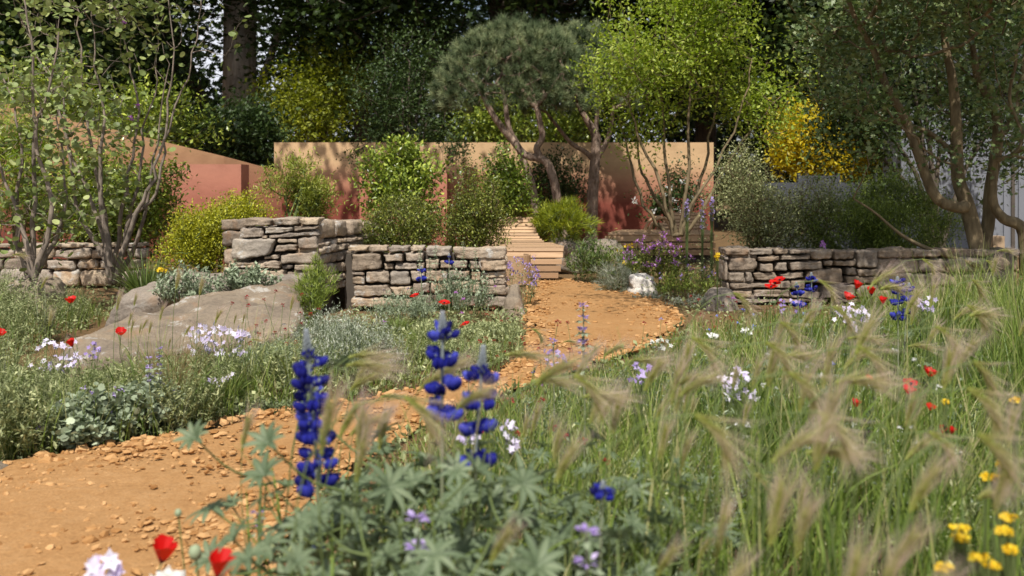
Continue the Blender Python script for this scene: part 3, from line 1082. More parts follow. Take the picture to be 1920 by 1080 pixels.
# right wall in the shade of the field maple
ORG = (3.3, 10.2, 0)
rw = thing("dry_stone_wall", "low brown dry stone wall in dappled shade right of the path", "stone wall", ORG)
right = [[(118, 216), (390, 210), (396, 294), (122, 300)], [(398, 224), (665, 220), (666, 288), (402, 295)], [(672, 225), (845, 218), (850, 280), (676, 288)], [(852, 228), (1080, 225), (1095, 270), (856, 278)], [(1097, 235), (1342, 230), (1340, 344), (1100, 345)], [(1350, 236), (1600, 240), (1600, 345), (1352, 350)], [(1352, 352), (1605, 348), (1600, 420), (1372, 422)], [(1610, 240), (1860, 236), (1862, 440), (1615, 440)],
         R1(118, 306, 160, 345), [(168, 320), (470, 316), (500, 460), (162, 472)], [(408, 300), (488, 304), (480, 332), (440, 318)], [(488, 312), (735, 296), (736, 354), (492, 364)], [(748, 296), (1085, 286), (1086, 344), (754, 354)],
         R1(510, 374, 664, 484), [(700, 368), (824, 364), (826, 470), (676, 474)], [(836, 364), (1220, 354), (1226, 460), (856, 470)], R1(1234, 350, 1350, 420),
         R1(118, 352, 155, 590), R1(160, 482, 345, 600), [(350, 484), (425, 480), (426, 590), (352, 596)], [(436, 490), (700, 478), (716, 572), (480, 580)], [(736, 500), (1022, 476), (1026, 555), (742, 566)], [(1060, 470), (1440, 430), (1480, 606), (1034, 606)],
         R1(1490, 430, 1610, 520), R1(1614, 448, 1860, 540), R1(1484, 528, 1860, 620),
         [(178, 610), (848, 584), (856, 664), (182, 674)], R1(866, 574, 1028, 690),
         R1(196, 686, 430, 770), [(440, 680), (850, 672), (852, 770), (440, 772)], R1(866, 700, 1200, 780), R1(1206, 614, 1600, 780), R1(1606, 626, 1860, 780), R1(130, 600, 172, 780), R1(180, 780, 700, 830), R1(706, 780, 1300, 830), R1(1306, 784, 1860, 830)]
stone_quads(rw, right, c7, 10.0, .34, M['stone_brown'], p=13)
xr = at(*c7(1866, 0), 10.0)[0]
face_stones(rw, (xr, 10.0), (5.2, 10.35), 0.0, .52, M['stone_brown'], (.09, .17), (.22, .48), depth=.3)
face_stones(rw, (2.18, 10.05), (2.2, 10.5), 0.0, .53, M['stone_brown'], (.08, .16), (.2, .4), depth=.25, inward=(1, 0))
obj("wall_core", [box(2.35, 5.1, 10.3, 10.6, -.05, .47)], M['wall_core'], rw, ORG)

# far left retaining wall
ORG = (-5.6, 11.4, 0)
fw = thing("dry_stone_wall", "low dry stone wall behind the multi stemmed tree", "stone wall", ORG)
face_stones(fw, (-7.3, 11.45), (-4.2, 11.5), 0.0, .5, M['stone'], (.12, .2), (.25, .6), depth=.3)

# ------------------------------------------------------------------ rocks
def rock(name, label, top, bot, amp, mat, p=7.0, fr=2.0, seed=1, res=CUBE26):
    top, bot = np.array(top, float), np.array(bot, float)
    org = bot.mean(0)
    o = obj(name, [hexrock(top, bot, amp, p, res, seed, fr)], mat, None, org)
    o.location = org
    return tag(o, label, "rock")


rock("rock_slab", "large smooth tan rock slab rising from the meadow beside the path", [(-2.95, 6.1, .11), (-1.48, 7.0, .18), (-1.8, 8.75, .45), (-2.9, 7.2, .2)],
     [(-2.8, 6.1, -.15), (-1.5, 6.95, -.15), (-1.7, 8.8, -.15), (-2.9, 7.3, -.15)], .045, M['rock_tan'], 12, 1.9, 3)
rock("rock_slab", "grey weathered rock slab behind the tan slab under the stone wall", [(-3.35, 8.3, .24), (-1.72, 8.62, .36), (-1.7, 9.0, .42), (-2.95, 9.3, .42)],
     [(-3.5, 8.3, -.1), (-1.72, 8.6, -.1), (-1.7, 9.0, -.1), (-3.0, 9.3, -.1)], .035, M['rock_grey'], 8, 1.8, 8)
rock("boulder", "upright tan boulder against the end of the left stone wall", [(-.07, 8.85, .22), (.1, 8.85, .2), (.08, 9.4, .3), (-.04, 9.4, .3)],
     [(-.1, 8.8, -.1), (.14, 8.8, -.1), (.12, 9.4, -.1), (-.08, 9.4, -.1)], .02, M['rock_tan'], 4.5, 3, 5, CUBE12)
rock("boulder", "brown boulder at the path end of the right stone wall", [(1.84, 9.5, .14), (2.1, 9.55, .21), (2.12, 10.0, .21), (1.9, 10.0, .2)],
     [(1.76, 9.45, -.1), (2.2, 9.5, -.1), (2.2, 10.0, -.1), (1.8, 10.0, -.1)], .02, M['rock_grey'], 4.0, 3, 9, CUBE12)
rock("boulder", "chalky white boulder on the inner bend of the path", [(1.24, 10.75, .19), (1.55, 10.8, .19), (1.55, 11.15, .2), (1.26, 11.1, .2)],
     [(1.23, 10.72, -.05), (1.58, 10.75, -.05), (1.58, 11.2, -.05), (1.23, 11.15, -.05)], .025, M['rock_white'], 4.5, 4, 12, CUBE12)
rock("boulder", "flat tan stone half buried in the meadow at the far left", [(-4.55, 8.9, .3), (-4.05, 8.95, .3), (-4.05, 9.3, .36), (-4.5, 9.3, .36)],
     [(-4.6, 8.9, -.1), (-4.0, 8.9, -.1), (-4.0, 9.3, -.1), (-4.6, 9.3, -.1)], .03, M['rock_tan'], 5, 3, 15, CUBE12)
rock("boulder", "small pale stone at the path edge under the grey leaved clump", [(-2.26, 4.12, .03), (-2.1, 4.14, .03), (-2.1, 4.24, .03), (-2.26, 4.24, .03)],
     [(-2.3, 4.1, -.05), (-2.08, 4.1, -.05), (-2.08, 4.26, -.05), (-2.3, 4.26, -.05)], .008, M['rock_tan'], 4, 9, 16, CUBE12)
rock("boulder", "long grey rock behind the slatted bench under the pine trees", [(.55, 13.2, .38), (1.5, 13.5, .4), (1.5, 14.0, .46), (.5, 13.9, .48)],
     [(.5, 13.1, -.05), (1.6, 13.4, -.05), (1.6, 14.1, -.05), (.5, 14.0, -.05)], .05, M['rock_grey'], 5, 3, 18, CUBE12)

# ------------------------------------------------------------------ benches
def slat_ribbon(prof, n, xl, xr_, thick=.024, gap=.2, yo=0):
    """slats of varying reach laid over a curved profile of (y,z) points"""
    P = smooth_path([(0, a, b) for a, b in prof], 200)[:, 1:]
    s = np.r_[0, np.cumsum(np.linalg.norm(np.diff(P, axis=0), axis=1))]
    ch = []
    for k in range(n):
        a, b = s[-1] * (k + gap / 2) / n, s[-1] * (k + 1 - gap / 2) / n
        pa = np.array([np.interp(a, s, P[:, i]) for i in (0, 1)])
        pb = np.array([np.interp(b, s, P[:, i]) for i in (0, 1)])
        d = norm(pb - pa)
        nr = np.array([-d[1], d[0]])
        if nr[1] < 0 or (abs(nr[1]) < .2 and nr[0] > 0):
            nr = -nr
        f = (k + .5) / n
        L, Rr = np.interp(f, *xl) + rng.normal(0, .004), np.interp(f, *xr_) + rng.normal(0, .004)
        V, Fc = CUBE3[0], CUBE3[1]
        u, v = (V[:, 1] + 1) / 2, (V[:, 2] + 1) / 2
        yz = pa + (pb - pa) * u[:, None] - nr * thick * (1 - v)[:, None]
        ch.append((np.c_[L + (V[:, 0] + 1) / 2 * (Rr - L), yz], Fc, np.full(len(V), rng.uniform(0, 1)), 0, False))
    return ch


org = (.2, 12.2, 0)
bn = thing("bench", "curved slatted timber bench in sunlight at the end of the path", "bench", org)
obj("seat", slat_ribbon([(12.2, .03), (12.19, .2), (12.22, .34), (12.32, .4), (12.6, .41), (12.95, .42)], 13, ([0, 1], [-.42, -.42]), ([0, .3, .5, 1], [.56, .615, .64, .5])), M['wood'], bn, org)
obj("backrest", slat_ribbon([(12.98, .425), (13.1, .47), (13.22, .58), (13.3, .69), (13.36, .735)], 9, ([0, 1], [-.42, -.42]), ([0, .4, 1], [.42, .33, .27])), M['wood'], bn, org)
# curved end board and a dark carcass, its colour painting the shade between slats
e = [(12.16, .0), (12.17, .34), (12.3, .385), (12.95, .4), (13.1, .45), (13.3, .67), (13.36, .67), (13.36, 0)]
obj("dark_backing", [box(-.38, .52, 12.26, 12.3, .0, .34)], M['wall_core'], bn, org)
obj("dark_backing", [box(-.38, .44, 12.9, 13.0, .0, .38)], M['wall_core'], bn, org)
arc = [(.02 + .2 * math.sin(t), 11.6 - .22 * math.cos(t) + .3) for t in np.linspace(-.4, 2.4, 14)]
V = []
for (x, y) in arc:
    V += [[x, y, 0], [x, y, .34], [x - .02, y + .02, .34], [x - .02, y + .02, 0]]
F = [[k * 4 + a_, k * 4 + 4 + a_, k * 4 + 4 + (a_ + 1) % 4, k * 4 + (a_ + 1) % 4] for k in range(len(arc) - 1) for a_ in range(4)]
obj("end_panel", [(np.array(V, float), np.array(F), np.full(len(V), .5), 0, False)], M['wood'], bn, org)

org = (2.0, 15, 0)
b2 = thing("bench", "slatted timber bench in shade under the lime green tree", "bench", org)
obj("seat", slat_ribbon([(15.0, .1), (15.0, .36), (15.1, .44), (15.6, .46)], 9, ([0, 1], [1.25, 1.7]), ([0, 1], [3.0, 3.0])), M['wood'], b2, org)
obj("backrest", slat_ribbon([(15.62, .47), (15.72, .6), (15.78, .72)], 5, ([0, 1], [2.2, 2.5]), ([0, 1], [3.0, 3.0])), M['wood'], b2, org)
arc = [(2.22 + .2 * math.cos(t), .42 + .24 * math.sin(t)) for t in np.linspace(0, math.pi, 14)]
for ya in (14.95, 15.4):
    obj("armrest", [tube([(x, ya, z) for x, z in arc], .022, 6)], M['wood'], b2, org)
obj("dark_backing", [box(1.5, 2.95, 15.05, 15.1, .0, .36)], M['wall_core'], b2, org)  # dark board behind the front slats, shade of the gaps painted in

# ------------------------------------------------------------------ pale clad building, hoardings, post and rope at the far right
org = (9.5, 17, 0)
bd = thing("pavilion", "pale grey clad pavilion with upright seams behind the field maple", "building", org)
Yb = 17.0
x0 = atx(1692, Yb)
wl = [box(x0, x0 + 9, Yb, Yb + .9, -.1, 3.4), ]
obj("wall", wl, M['cladding'], bd, org)
for px in (1692, 1760, 1822, 1884, 1912):
    x = atx(px, Yb)
    obj("corner_trim" if px == 1692 else "seam_batten", [box(x - .03, x + .03, Yb - .03, Yb - .004, -.1, 3.4)], M['cladding'], bd, org)
obj("roof", [box(x0 - .2, x0 + 9.2, Yb - .2, Yb + 6.1, 3.45, 2.75)], M['hoarding'], bd, org)
x = atx(1895, Yb)
obj("door_gap", [box(x, x + .06, Yb - .028, Yb - .01, 0, 2.0)], M['wall_core'], bd, org)
org = (5.2, 17.6, 0)
hd = thing("hoarding", "low dark grey panel fence behind the grey leaved shrubs", "fence", org)
for k, (a_, b_) in enumerate(((1500, 1570), (1574, 1640), (1644, 1700), (1430, 1496))):
    obj("panel", [box(atx(a_, 17.6), atx(b_, 17.6), 17.6, 17.66, 0, 1.2 + (.1 if k == 0 else -.02))], M['hoarding'], hd, org)
    obj("post", [box(atx(b_, 17.6), atx(b_ + 4, 17.6), 17.58, 17.68, 0, 1.34)], M['hoarding'], hd, org)
tb = thing("rope_post", "square timber post holding a rope barrier beside the pavilion", "post", at(1873, 500, 12.2) * [1, 1, 0])
org = tuple(tb.location)
obj("post", [box(atx(1862, 12.2), atx(1884, 12.2), 12.2, 12.34, 0, EYE - (443 - HOR) * 12.2 / FPX)], M['timber'], tb, org)
rp = smooth_path([at(1864, 462, 12.15), at(1885, 490, 12.0), at(1908, 508, 11.6), at(1960, 520, 11.0)], 14)
obj("rope", [tube(rp, .022, 6)], M['rope'], tb, org)

# ------------------------------------------------------------------ background trees
def big_tree(label, base, r, h, lean, blobs, ncl, kl, mat, bark, seed, size=.17, sig=.42, fork=None, name="plane_tree", group="tall trees behind the garden", gap=.42, gs=.75):
    b = np.array(base, float)
    pts = [b - [0, 0, .2], b + [lean * .15, 0, h * .2], b + [lean * .5, 0, h * .6], b + [lean, 0, h]]
    tr = [(smooth_path(pts, 12, .02), np.linspace(r * 1.12, r * .7, 12))]
    tr[0][1][0] = r * 1.35
    for (z, dx, dy, dz, rr) in fork or []:
        s = tr[0][0][np.argmin(np.abs(tr[0][0][:, 2] - z))]
        tr.append((smooth_path([s, s + np.array([dx * .5, dy * .5, dz * .42]), s + np.array([dx, dy, dz])], 8, .03), np.linspace(rr, rr * .5, 8)))
    return woody(name, label, "tree", b, tr, blobs, ncl, kl, L_LOBED, size, sig, M[mat], M[bark], group, gap, gs, .012, seed=seed, wide_step=.9, up=-.05, up_bias=.75, spread=.85)


G_TREES = "tall trees behind the garden"
xa = atx(448, 26)
big_tree("huge straight grey plane trunk rising behind the sloping wall", (xa, 26, 0), .46, 12, .1,
         [[xa - 1, 25, 9.5, 5.5, 6, 3.6], [xa - 3, 24, 6.6, 3, 3, 2.2], [xa + 3.2, 25, 6.2, 3, 3, 2.4], [xa - 2.5, 21.5, 10, 4, 3.5, 2.6], [xa + 1.4, 14.6, 7.2, 2.2, 1.0, .5], [-2.9, 14.4, 7.0, 1.3, .9, .45]], 760, 64, 'plane', 'bark_plane', 3,  # last two lobes: unseen limbs added to dapple the plaster walls
         fork=[(2.4, 1.6, .4, 4.2, .13)])
xb = atx(75, 27)
big_tree("brown plane trunk at the far left edge behind the shrubs", (xb, 27, 0), .42, 11, -.1,
         [[xb, 26, 9, 5, 6, 4], [xb - 1.5, 24.5, 5.2, 2.6, 3, 2.2], [xb + 2.2, 25, 5.3, 2.6, 3, 2.4], [xb + .4, 22, 9, 4, 3, 2.6]], 700, 64, 'plane', 'bark_plane', 5, fork=[(3.2, 1.8, 0, 4, .18)])
xc = atx(958, 28)
big_tree("dark forked plane trunk directly above the clipped pine crowns", (xc, 28, 0), .5, 12, 0,
         [[xc, 27, 9.5, 5.5, 6, 4], [xc - 3.2, 25, 5.8, 2.8, 3, 2.5], [xc + 3, 26, 5.2, 2.6, 3, 2.2], [xc - .5, 22, 9.5, 5, 3.2, 2.5], [xc - 1.2, 15.0, 7.6, 1.7, 1.0, .6], [xc + 2.4, 14.5, 7.2, 1.1, .8, .45]], 820, 64, 'plane', 'bark_dark', 7, fork=[(3.8, 1.6, -.2, 4, .3), (4, -.7, .2, 4, .3)])  # its two nearest lobes stay out of view, added for dappled shade on the wall
xd = atx(1452, 25)
big_tree("slim dark trunk standing left of the bright yellow tree", (xd, 25, 0), .23, 9, 0,
         [[xd, 25, 8.6, 4.8, 5, 3.6], [xd + 1.6, 24, 5, 2.2, 2.6, 1.9], [xd - 2.2, 25, 4.6, 2.2, 2.5, 2.1]], 680, 64, 'plane', 'bark_dark', 9, fork=[(2.5, 1.4, 0, 3, .1)])
xe = atx(1790, 26)
big_tree("dark tree whose crown closes the sky above the pavilion", (xe, 26, 0), .35, 11, .2,
         [[xe, 25.5, 8.8, 5.5, 6, 4], [xe - 2.4, 24, 4.9, 2.6, 3, 2.0], [xe + 2.2, 24, 4.8, 2.6, 3, 2.2], [xe, 21.5, 9, 4, 3, 2.4]], 700, 64, 'plane', 'bark_dark', 12, fork=[(3, -1.5, 0, 3, .14)])
xf = atx(690, 27)
big_tree("leaning dark trunk between the huge plane and the pine trees", (xf, 27, 0), .22, 10, -.8,
         [[xf, 26, 9, 4, 5, 3.4], [xf - .6, 25, 5.4, 2.2, 2.6, 2.1], [xf + 1.6, 26, 3.6, 1.5, 1.5, 1.6]], 360, 60, 'plane', 'bark_dark', 14, fork=[(3, 1.2, 0, 3, .1)])
xg = atx(395, 25)
big_tree("slanting dark trunk leaning away from the huge plane", (xg + .25, 27, 0), .25, 8, -3.4,
         [[xg - 2.8, 26, 6.4, 3, 3, 2.4], [xg - 1, 23, 8.8, 3.5, 3, 2.4]], 260, 60, 'plane', 'bark_dark', 15)
xh = atx(1320, 27)
big_tree("dark trunk behind the lime green multi stemmed tree", (xh, 27, 0), .3, 10, .2,
         [[xh, 26, 8.6, 4.5, 5, 3.6], [xh - .8, 26, 4.6, 2.4, 2.5, 2.2], [xh, 22, 9, 4, 3, 2.4]], 360, 60, 'plane', 'bark_dark', 16, fork=[(3, -1.4, 0, 3, .12)])


def shrub(name, label, cat, blobs, mat, bark, ncl, kl, tpl, size, sig, seed, group=None, base=None, nst=5, r0=.02, part=("stem", "foliage"), gap=.3, gs=2.2, shell=.3, tip=.003, z0=0.0, **kw):
    B = np.array(blobs, float)
    if base is None:
        base = (float(np.average(B[:, 0], weights=B[:, 3])), float(B[0, 1]), z0)
    tops = []
    for k in range(nst):
        bb = B[k % len(B)]
        tops.append(bb[:3] + rng.normal(0, .25, 3) * bb[3:] + [0, 0, bb[5] * .1])
    tr = fan(base, tops, r0, r0 * .4, .06)
    return woody(name, label, cat, base, tr, blobs, ncl, kl, tpl, size, sig, M[mat], M[bark], group, gap, gs, tip, part, shell, seed, **kw)


# under-storey behind the walls
shrub("evergreen_tree", "dark leafy tree closing the view left of the huge plane trunk", "tree", [pxblob(120, 300, 20, 300, 22, 1.2), pxblob(250, 375, 30, 300, 22.5, .8), pxblob(-60, 130, 0, 280, 22, 1.2)], 'plane', 'bark_dark', 620, 30, L_LOBED, .13, .2, 39, nst=7, r0=.06, part=("trunk", "crown"), wide_step=.5, gap=.3)
shrub("evergreen_tree", "dark leafy tree filling the gap right of the lime green tree", "tree", [pxblob(1440, 1640, -20, 190, 21, 1.0), pxblob(1600, 1960, -40, 200, 21, 1.2)], 'plane', 'bark_dark', 560, 30, L_LOBED, .13, .2, 40, nst=7, r0=.06, part=("trunk", "crown"), wide_step=.5, gap=.3)
shrub("evergreen_tree", "dark fine leaved evergreen rising behind the back wall left of the pines", "tree", [pxblob(668, 868, 130, 330, 19.0, .8), pxblob(700, 840, 60, 240, 19.5, .7)], 'dark', 'bark_dark', 420, 26, L_OVAL, .075, .13, 31, nst=6, r0=.05, part=("trunk", "crown"), wide_step=.4)
shrub("evergreen_tree", "dark dangling branches overhanging the back wall behind the glossy shrub", "shrub", [pxblob(650, 760, 255, 330, 17.5, .3), pxblob(820, 885, 255, 310, 17.4, .3)], 'dark', 'bark_dark', 90, 12, L_OVAL, .06, .08, 32, nst=5, r0=.02, base=(atx(760, 17.6), 17.6, .2))
shrub("garden_shrub", "deep green shrub along the top of the sloping wall below the huge plane", "shrub", [pxblob(400, 520, 190, 345, 19.5, 1.0), pxblob(330, 430, 215, 290, 18.5, .8)], 'dark', 'bark_dark', 380, 26, L_OVAL, .11, .16, 33, nst=6, r0=.04)
shrub("garden_shrub", "mid green shrub behind the sloping wall at the left", "shrub", [pxblob(-20, 190, 120, 300, 15.5, 1.0), pxblob(180, 400, 170, 290, 17.5, 1.0)], 'gloss', 'bark_dark', 420, 24, L_OVAL, .09, .16, 34, nst=6, r0=.04)
for k, (lab, bl, mt, nc, sd) in enumerate([
        ("golden green tree behind the wall right of the huge plane", [pxblob(490, 660, 120, 290, 23, 1.4), pxblob(560, 690, 60, 230, 24, 1.2)], 'golden', 330, 35),
        ("sunlit green tree showing beneath the pine crowns", [pxblob(850, 1010, 190, 285, 23, 1.0), pxblob(1000, 1110, 200, 290, 24, 1.0)], 'gloss', 300, 36),
        ("bright yellow tree beside the slim dark trunk", [pxblob(1465, 1580, 218, 335, 19.6, .6), pxblob(1560, 1640, 262, 325, 19.6, .3)], 'yellow', 300, 37)]):
    shrub("ornamental_tree", lab, "tree", bl, mt, 'bark_dark', nc, 30, L_OVAL, .11, .2, sd, nst=7, r0=.05, part=("trunk", "crown"), wide_step=.5, gap=.35)
shrub("evergreen_tree", "dark evergreen tree between the field maple and the grey pavilion", "tree", [pxblob(1530, 1700, 40, 330, 14.6, .8), pxblob(1600, 1790, -20, 180, 14.9, .8), pxblob(1690, 1860, 120, 310, 14.9, .6), pxblob(1790, 1960, 40, 330, 15.1, .7)], 'dark', 'bark_dark', 760, 28, L_OVAL, .08, .13, 38, nst=6, r0=.05, part=("trunk", "crown"), wide_step=.4, gap=.34)
# closing mass of the far park trees
P = []
for k in range(13):
    P.append([-21 + 3.5 * k, 36 + 2 * math.sin(k * 2.1), 3.8 + .9 * math.sin(k * 1.7), 2.7, 2, 5.4])
T = in_blobs(P, 2600, .2, .5, 44, .2)
tag(obj("distant_wood", [clump_leaves(T, norm(rng.normal(size=T.shape)), 34, L_LOBED, .26, .5)], M['plane']), "dark distant park trees closing the view behind the walls", kind="stuff")

# ------------------------------------------------------------------ the two clipped pines
def pine(label, base, trunks, dome, ntuft, seed, per=46):
    """umbrella crown: needle tufts over a flat-bottomed dome"""
    root = thing("pine_tree", label, "tree", base, "umbrella pine trees before the back wall")
    cx, cy_, cz, rx, ry, rz = dome
    n = ntuft
    d = norm(rng.normal(size=(n * 3, 3)))
    d = d[d[:, 2] > -.16][:n]
    sh = 1 + .025 * snoise(d, 3, seed) + .03 * snoise(d, 9, seed)
    rr = rng.uniform(.82, 1.0, len(d))
    T = np.array([cx, cy_, cz]) + d * np.array([rx, ry, rz]) * (rr * sh)[:, None]
    # lens: flatten under-side
    sel = rng.permutation(len(T))[:170]
    inner = np.array([cx, cy_, cz]) + (T[sel] - [cx, cy_, cz]) * .86
    ch, E = skeleton(trunks, inner, tip=.008, step=.3, sag=.05)
    obj("trunk", ch, M['bark_pine'], root, base)
    k = per
    idx = np.repeat(np.arange(len(T)), k)
    out = norm((T - [cx, cy_, cz - .5]) / np.array([rx, ry, rz * 1.2]))
    out = norm(out + rng.normal(0, .2, out.shape) + [0, 0, .2])
    # each shoot carries a brush of needles opening from its axis
    ax = norm(out[idx] * .75 + norm(rng.normal(size=(len(idx), 3))) * .7)
    P0 = T[idx] - out[idx] * rng.uniform(0, .09, len(idx))[:, None]
    tone = np.clip(rng.normal(.42, .14, len(idx)) + rng.normal(0, .26, len(T))[idx], 0, 1)
    nd = strips(P0, ax, rng.uniform(.08, .135, len(idx)), rng.normal(0, .01, (len(idx), 3)), .005, 1, tone, np.clip(tone + .12, 0, 1))
    obj("crown", [nd], M['needle'], root, base)
    return root


Yp = 15.5
r_ = [.15, .115, .1, .075]
tA = [pxtrunk([(1056, 445), (1047, 385), (1036, 330), (1020, 300), (985, 291), (962, 264), (934, 230), (914, 197), (902, 172), (878, 146)], Yp, [.078, .066, .06, .054, .044, .024]),
      pxtrunk([(1014, 297), (1006, 278), (1017, 258), (1012, 228), (1006, 203), (993, 188), (972, 158)], Yp, [.056, .05, .046, .04, .024]),
      pxtrunk([(1004, 200), (1000, 176), (996, 158)], Yp, [.035, .02]), pxtrunk([(1006, 199), (1036, 162), (1060, 128)], Yp, [.038, .02]),
      pxtrunk([(1006, 400), (998, 352), (984, 310), (972, 276), (954, 240), (947, 192), (940, 160)], Yp + .4, [.07, .06, .045, .028])]
bA = at(1056, 445, Yp)
pine("pine tree with the wide domed crown and three twisting trunks", bA, tA, (atx(966, Yp), Yp, EYE - (182 - HOR) * Yp / FPX, 156 * Yp / FPX, 1.2, 146 * Yp / FPX), 1150, 2, 80)
Yq = 16.6
tB = [pxtrunk([(1108, 448), (1112, 353), (1116, 295), (1117, 255), (1102, 228), (1084, 197), (1070, 175)], Yq, [.1, .088, .078, .045, .025]),
      pxtrunk([(1114, 300), (1098, 285), (1070, 267), (1043, 234), (1024, 210)], Yq, [.05, .036, .022]), pxtrunk([(1118, 300), (1138, 264), (1147, 228), (1150, 195)], Yq, [.055, .045, .026]),
      pxtrunk([(1117, 258), (1120, 210), (1124, 185)], Yq, [.045, .026])]
bB = at(1108, 448, Yq)
pine("pine tree with the single straight trunk forking below its crown", bB, tB, (atx(1085, Yq), Yq, EYE - (180 - HOR) * Yq / FPX, 118 * Yq / FPX, 1.05, 142 * Yq / FPX), 850, 4, 80)

# ------------------------------------------------------------------ lime green multi-stemmed tree
Yl = 13.5
bl_ = np.array([atx(1268, Yl), Yl, .2])
tr = []
for pts, dy in (([(1250, 440), (1215, 395), (1185, 310), (1160, 220), (1140, 160)], .2), ([(1262, 442), (1240, 350), (1205, 270), (1180, 200), (1175, 120)], -.2), ([(1268, 440), (1252, 340), (1245, 250), (1240, 140), (1250, 40)], .1),
                ([(1275, 440), (1290, 330), (1290, 220), (1300, 100), (1310, 10)], -.25), ([(1280, 440), (1310, 350), (1330, 260), (1350, 150), (1370, 40)], .3), ([(1285, 442), (1330, 370), (1375, 290), (1430, 220), (1465, 180)], 0), ([(1272, 440), (1222, 360), (1200, 310), (1196, 250), (1215, 170)], .4), ([(1280, 440), (1300, 380), (1345, 310), (1392, 200), (1410, 110)], -.3)):
    tr.append(pxtrunk(pts, Yl + dy, [.03, .022, .014, .008], None, .012))
woody("lime_tree", "airy multi stemmed tree with lime green leaves right of the pines", "tree", bl_, tr,
      [pxblob(1130, 1400, -60, 190, Yl, 1.1), pxblob(1095, 1250, 60, 230, Yl - .2, .7), pxblob(1330, 1500, 60, 270, Yl, .9), pxblob(1230, 1420, -160, 60, Yl, 1.0), pxblob(1130, 1260, 190, 300, Yl, .5)], 860, 23, L_OVAL, .064, .11, M['lime'], M['bark_olive'], None, .36, 1.9, .0028, seed=21, wide_step=.25, ctone=.16)

# ------------------------------------------------------------------ field maple at the right
Ym = 10.5
bm = at(1842, 510, Ym)
bm[2] = 0
t0 = pxtrunk([(1846, 560), (1843, 505), (1827, 437), (1812, 380), (1796, 330), (1793, 233), (1786, 150), (1770, 60), (1775, -60)], Ym, [.11, .088, .074, .06, .042, .025])
tr = [t0, pxtrunk([(1812, 386), (1793, 388), (1752, 366), (1716, 272), (1693, 214), (1657, 150), (1640, 98), (1602, 30), (1580, -40)], Ym - .2, [.062, .054, .042, .033, .02], None),
      pxtrunk([(1838, 480), (1853, 420), (1856, 360), (1870, 268), (1866, 205), (1835, 150), (1826, 100), (1812, 20)], Ym + .1, [.07, .06, .045, .02]),
      pxtrunk([(1870, 262), (1896, 225), (1912, 165), (1925, 80)], Ym + .1, [.04, .02]),
      pxtrunk([(1838, 500), (1745, 468), (1690, 440), (1640, 398), (1600, 372)], Ym - .3, [.028, .018, .008]),
      pxtrunk([(1925, 520), (1918, 430), (1882, 410), (1862, 376), (1866, 300)], Ym - .1, [.07, .055, .035]),
      pxtrunk([(1800, 300), (1745, 250), (1690, 232), (1610, 215)], Ym, [.035, .015])]
woody("field_maple", "spreading field maple with grey green lobed leaves over the right stone wall", "tree", bm, tr,
      [pxblob(1590, 1760, -40, 130, Ym, 1.0), pxblob(1730, 1930, -50, 230, Ym, 1.1), pxblob(1560, 1720, 110, 330, Ym - .4, .55), pxblob(1850, 2000, 100, 400, Ym - .2, .6), pxblob(1700, 1830, 180, 330, Ym - .5, .4),
       pxblob(1500, 1640, -60, 200, Ym + .3, .7), [3.0, 8.9, 3.6, 1.5, 1.2, .7], [4.6, 9.6, 3.6, 1.4, 1.3, .8], [2.0, 8.2, 3.85, 1.4, 1.1, .5]], 1350, 17, L_LOBED, .066, .13, M['maple'], M['bark_olive'], None, .36, 1.6, .004, seed=23, wide_step=.25)

# ------------------------------------------------------------------ cercis trees at the left
Yc = 10.6
tr = []
for pts, dy in (([(214, 530), (230, 470), (246, 412), (290, 366), (307, 287), (323, 213), (350, 157), (367, 80), (375, -20)], 0), ([(212, 530), (222, 440), (243, 340), (257, 233), (247, 150), (230, 67), (212, -20)], .25), ([(226, 480), (262, 390), (292, 317), (313, 213), (327, 110), (314, -20)], -.2),
                ([(208, 530), (200, 430), (168, 255), (157, 150), (143, 33), (140, -40)], .15), ([(216, 525), (236, 430), (262, 330), (268, 240), (290, 160), (296, 60)], .35), ([(206, 520), (180, 400), (120, 250), (80, 120), (30, 20)], -.15), ([(207, 500), (185, 330), (196, 220), (180, 110), (172, 0)], -.35), ([(222, 520), (262, 440), (285, 330), (300, 220), (318, 120)], .1), ([(205, 500), (150, 400), (130, 280), (116, 150), (110, 40)], .2)):
    tr.append(pxtrunk(pts, Yc + dy, [.034, .022, .014, .009, .005], None, .014))
bc = np.array([atx(212, Yc), Yc, .12])
woody("redbud_tree", "multi stemmed redbud with round pale green leaves behind the rock slabs", "tree", bc, tr,
      [pxblob(-20, 400, -120, 130, Yc, .8), pxblob(40, 350, 90, 330, Yc, .75), pxblob(100, 270, 300, 450, Yc, .5)], 540, 3, L_ROUND, .07, .09, M['cercis'], M['bark_grey'], "redbud trees at the left", .3, 2.2, .0024, seed=25, wide_step=.25, up=-.15)
bc2 = np.array([atx(55, 9.0), 9.0, .12])
tr = [pxtrunk(p, 9.0 + dy, [.03, .02, .012, .007], None, .01) for p, dy in (([(60, 520), (64, 400), (63, 240), (60, 90), (40, -20)], 0), ([(52, 520), (30, 400), (40, 250), (-10, 120)], .2), ([(66, 520), (95, 400), (68, 250), (95, 160), (110, 60)], -.2), ([(70, 510), (110, 440), (120, 330), (105, 220)], .2), ([(60, 510), (40, 430), (10, 330), (-20, 260)], -.2))]
woody("redbud_tree", "redbud thicket filling the left edge above the meadow", "tree", bc2, tr, [pxblob(-60, 170, 60, 330, 9.0, .6), pxblob(-60, 180, 300, 470, 9.0, .5)], 330, 3, L_ROUND, .062, .09, M['cercis'], M['bark_grey'], "redbud trees at the left", .3, 2.2, .0024, seed=26, wide_step=.25, up=-.15)
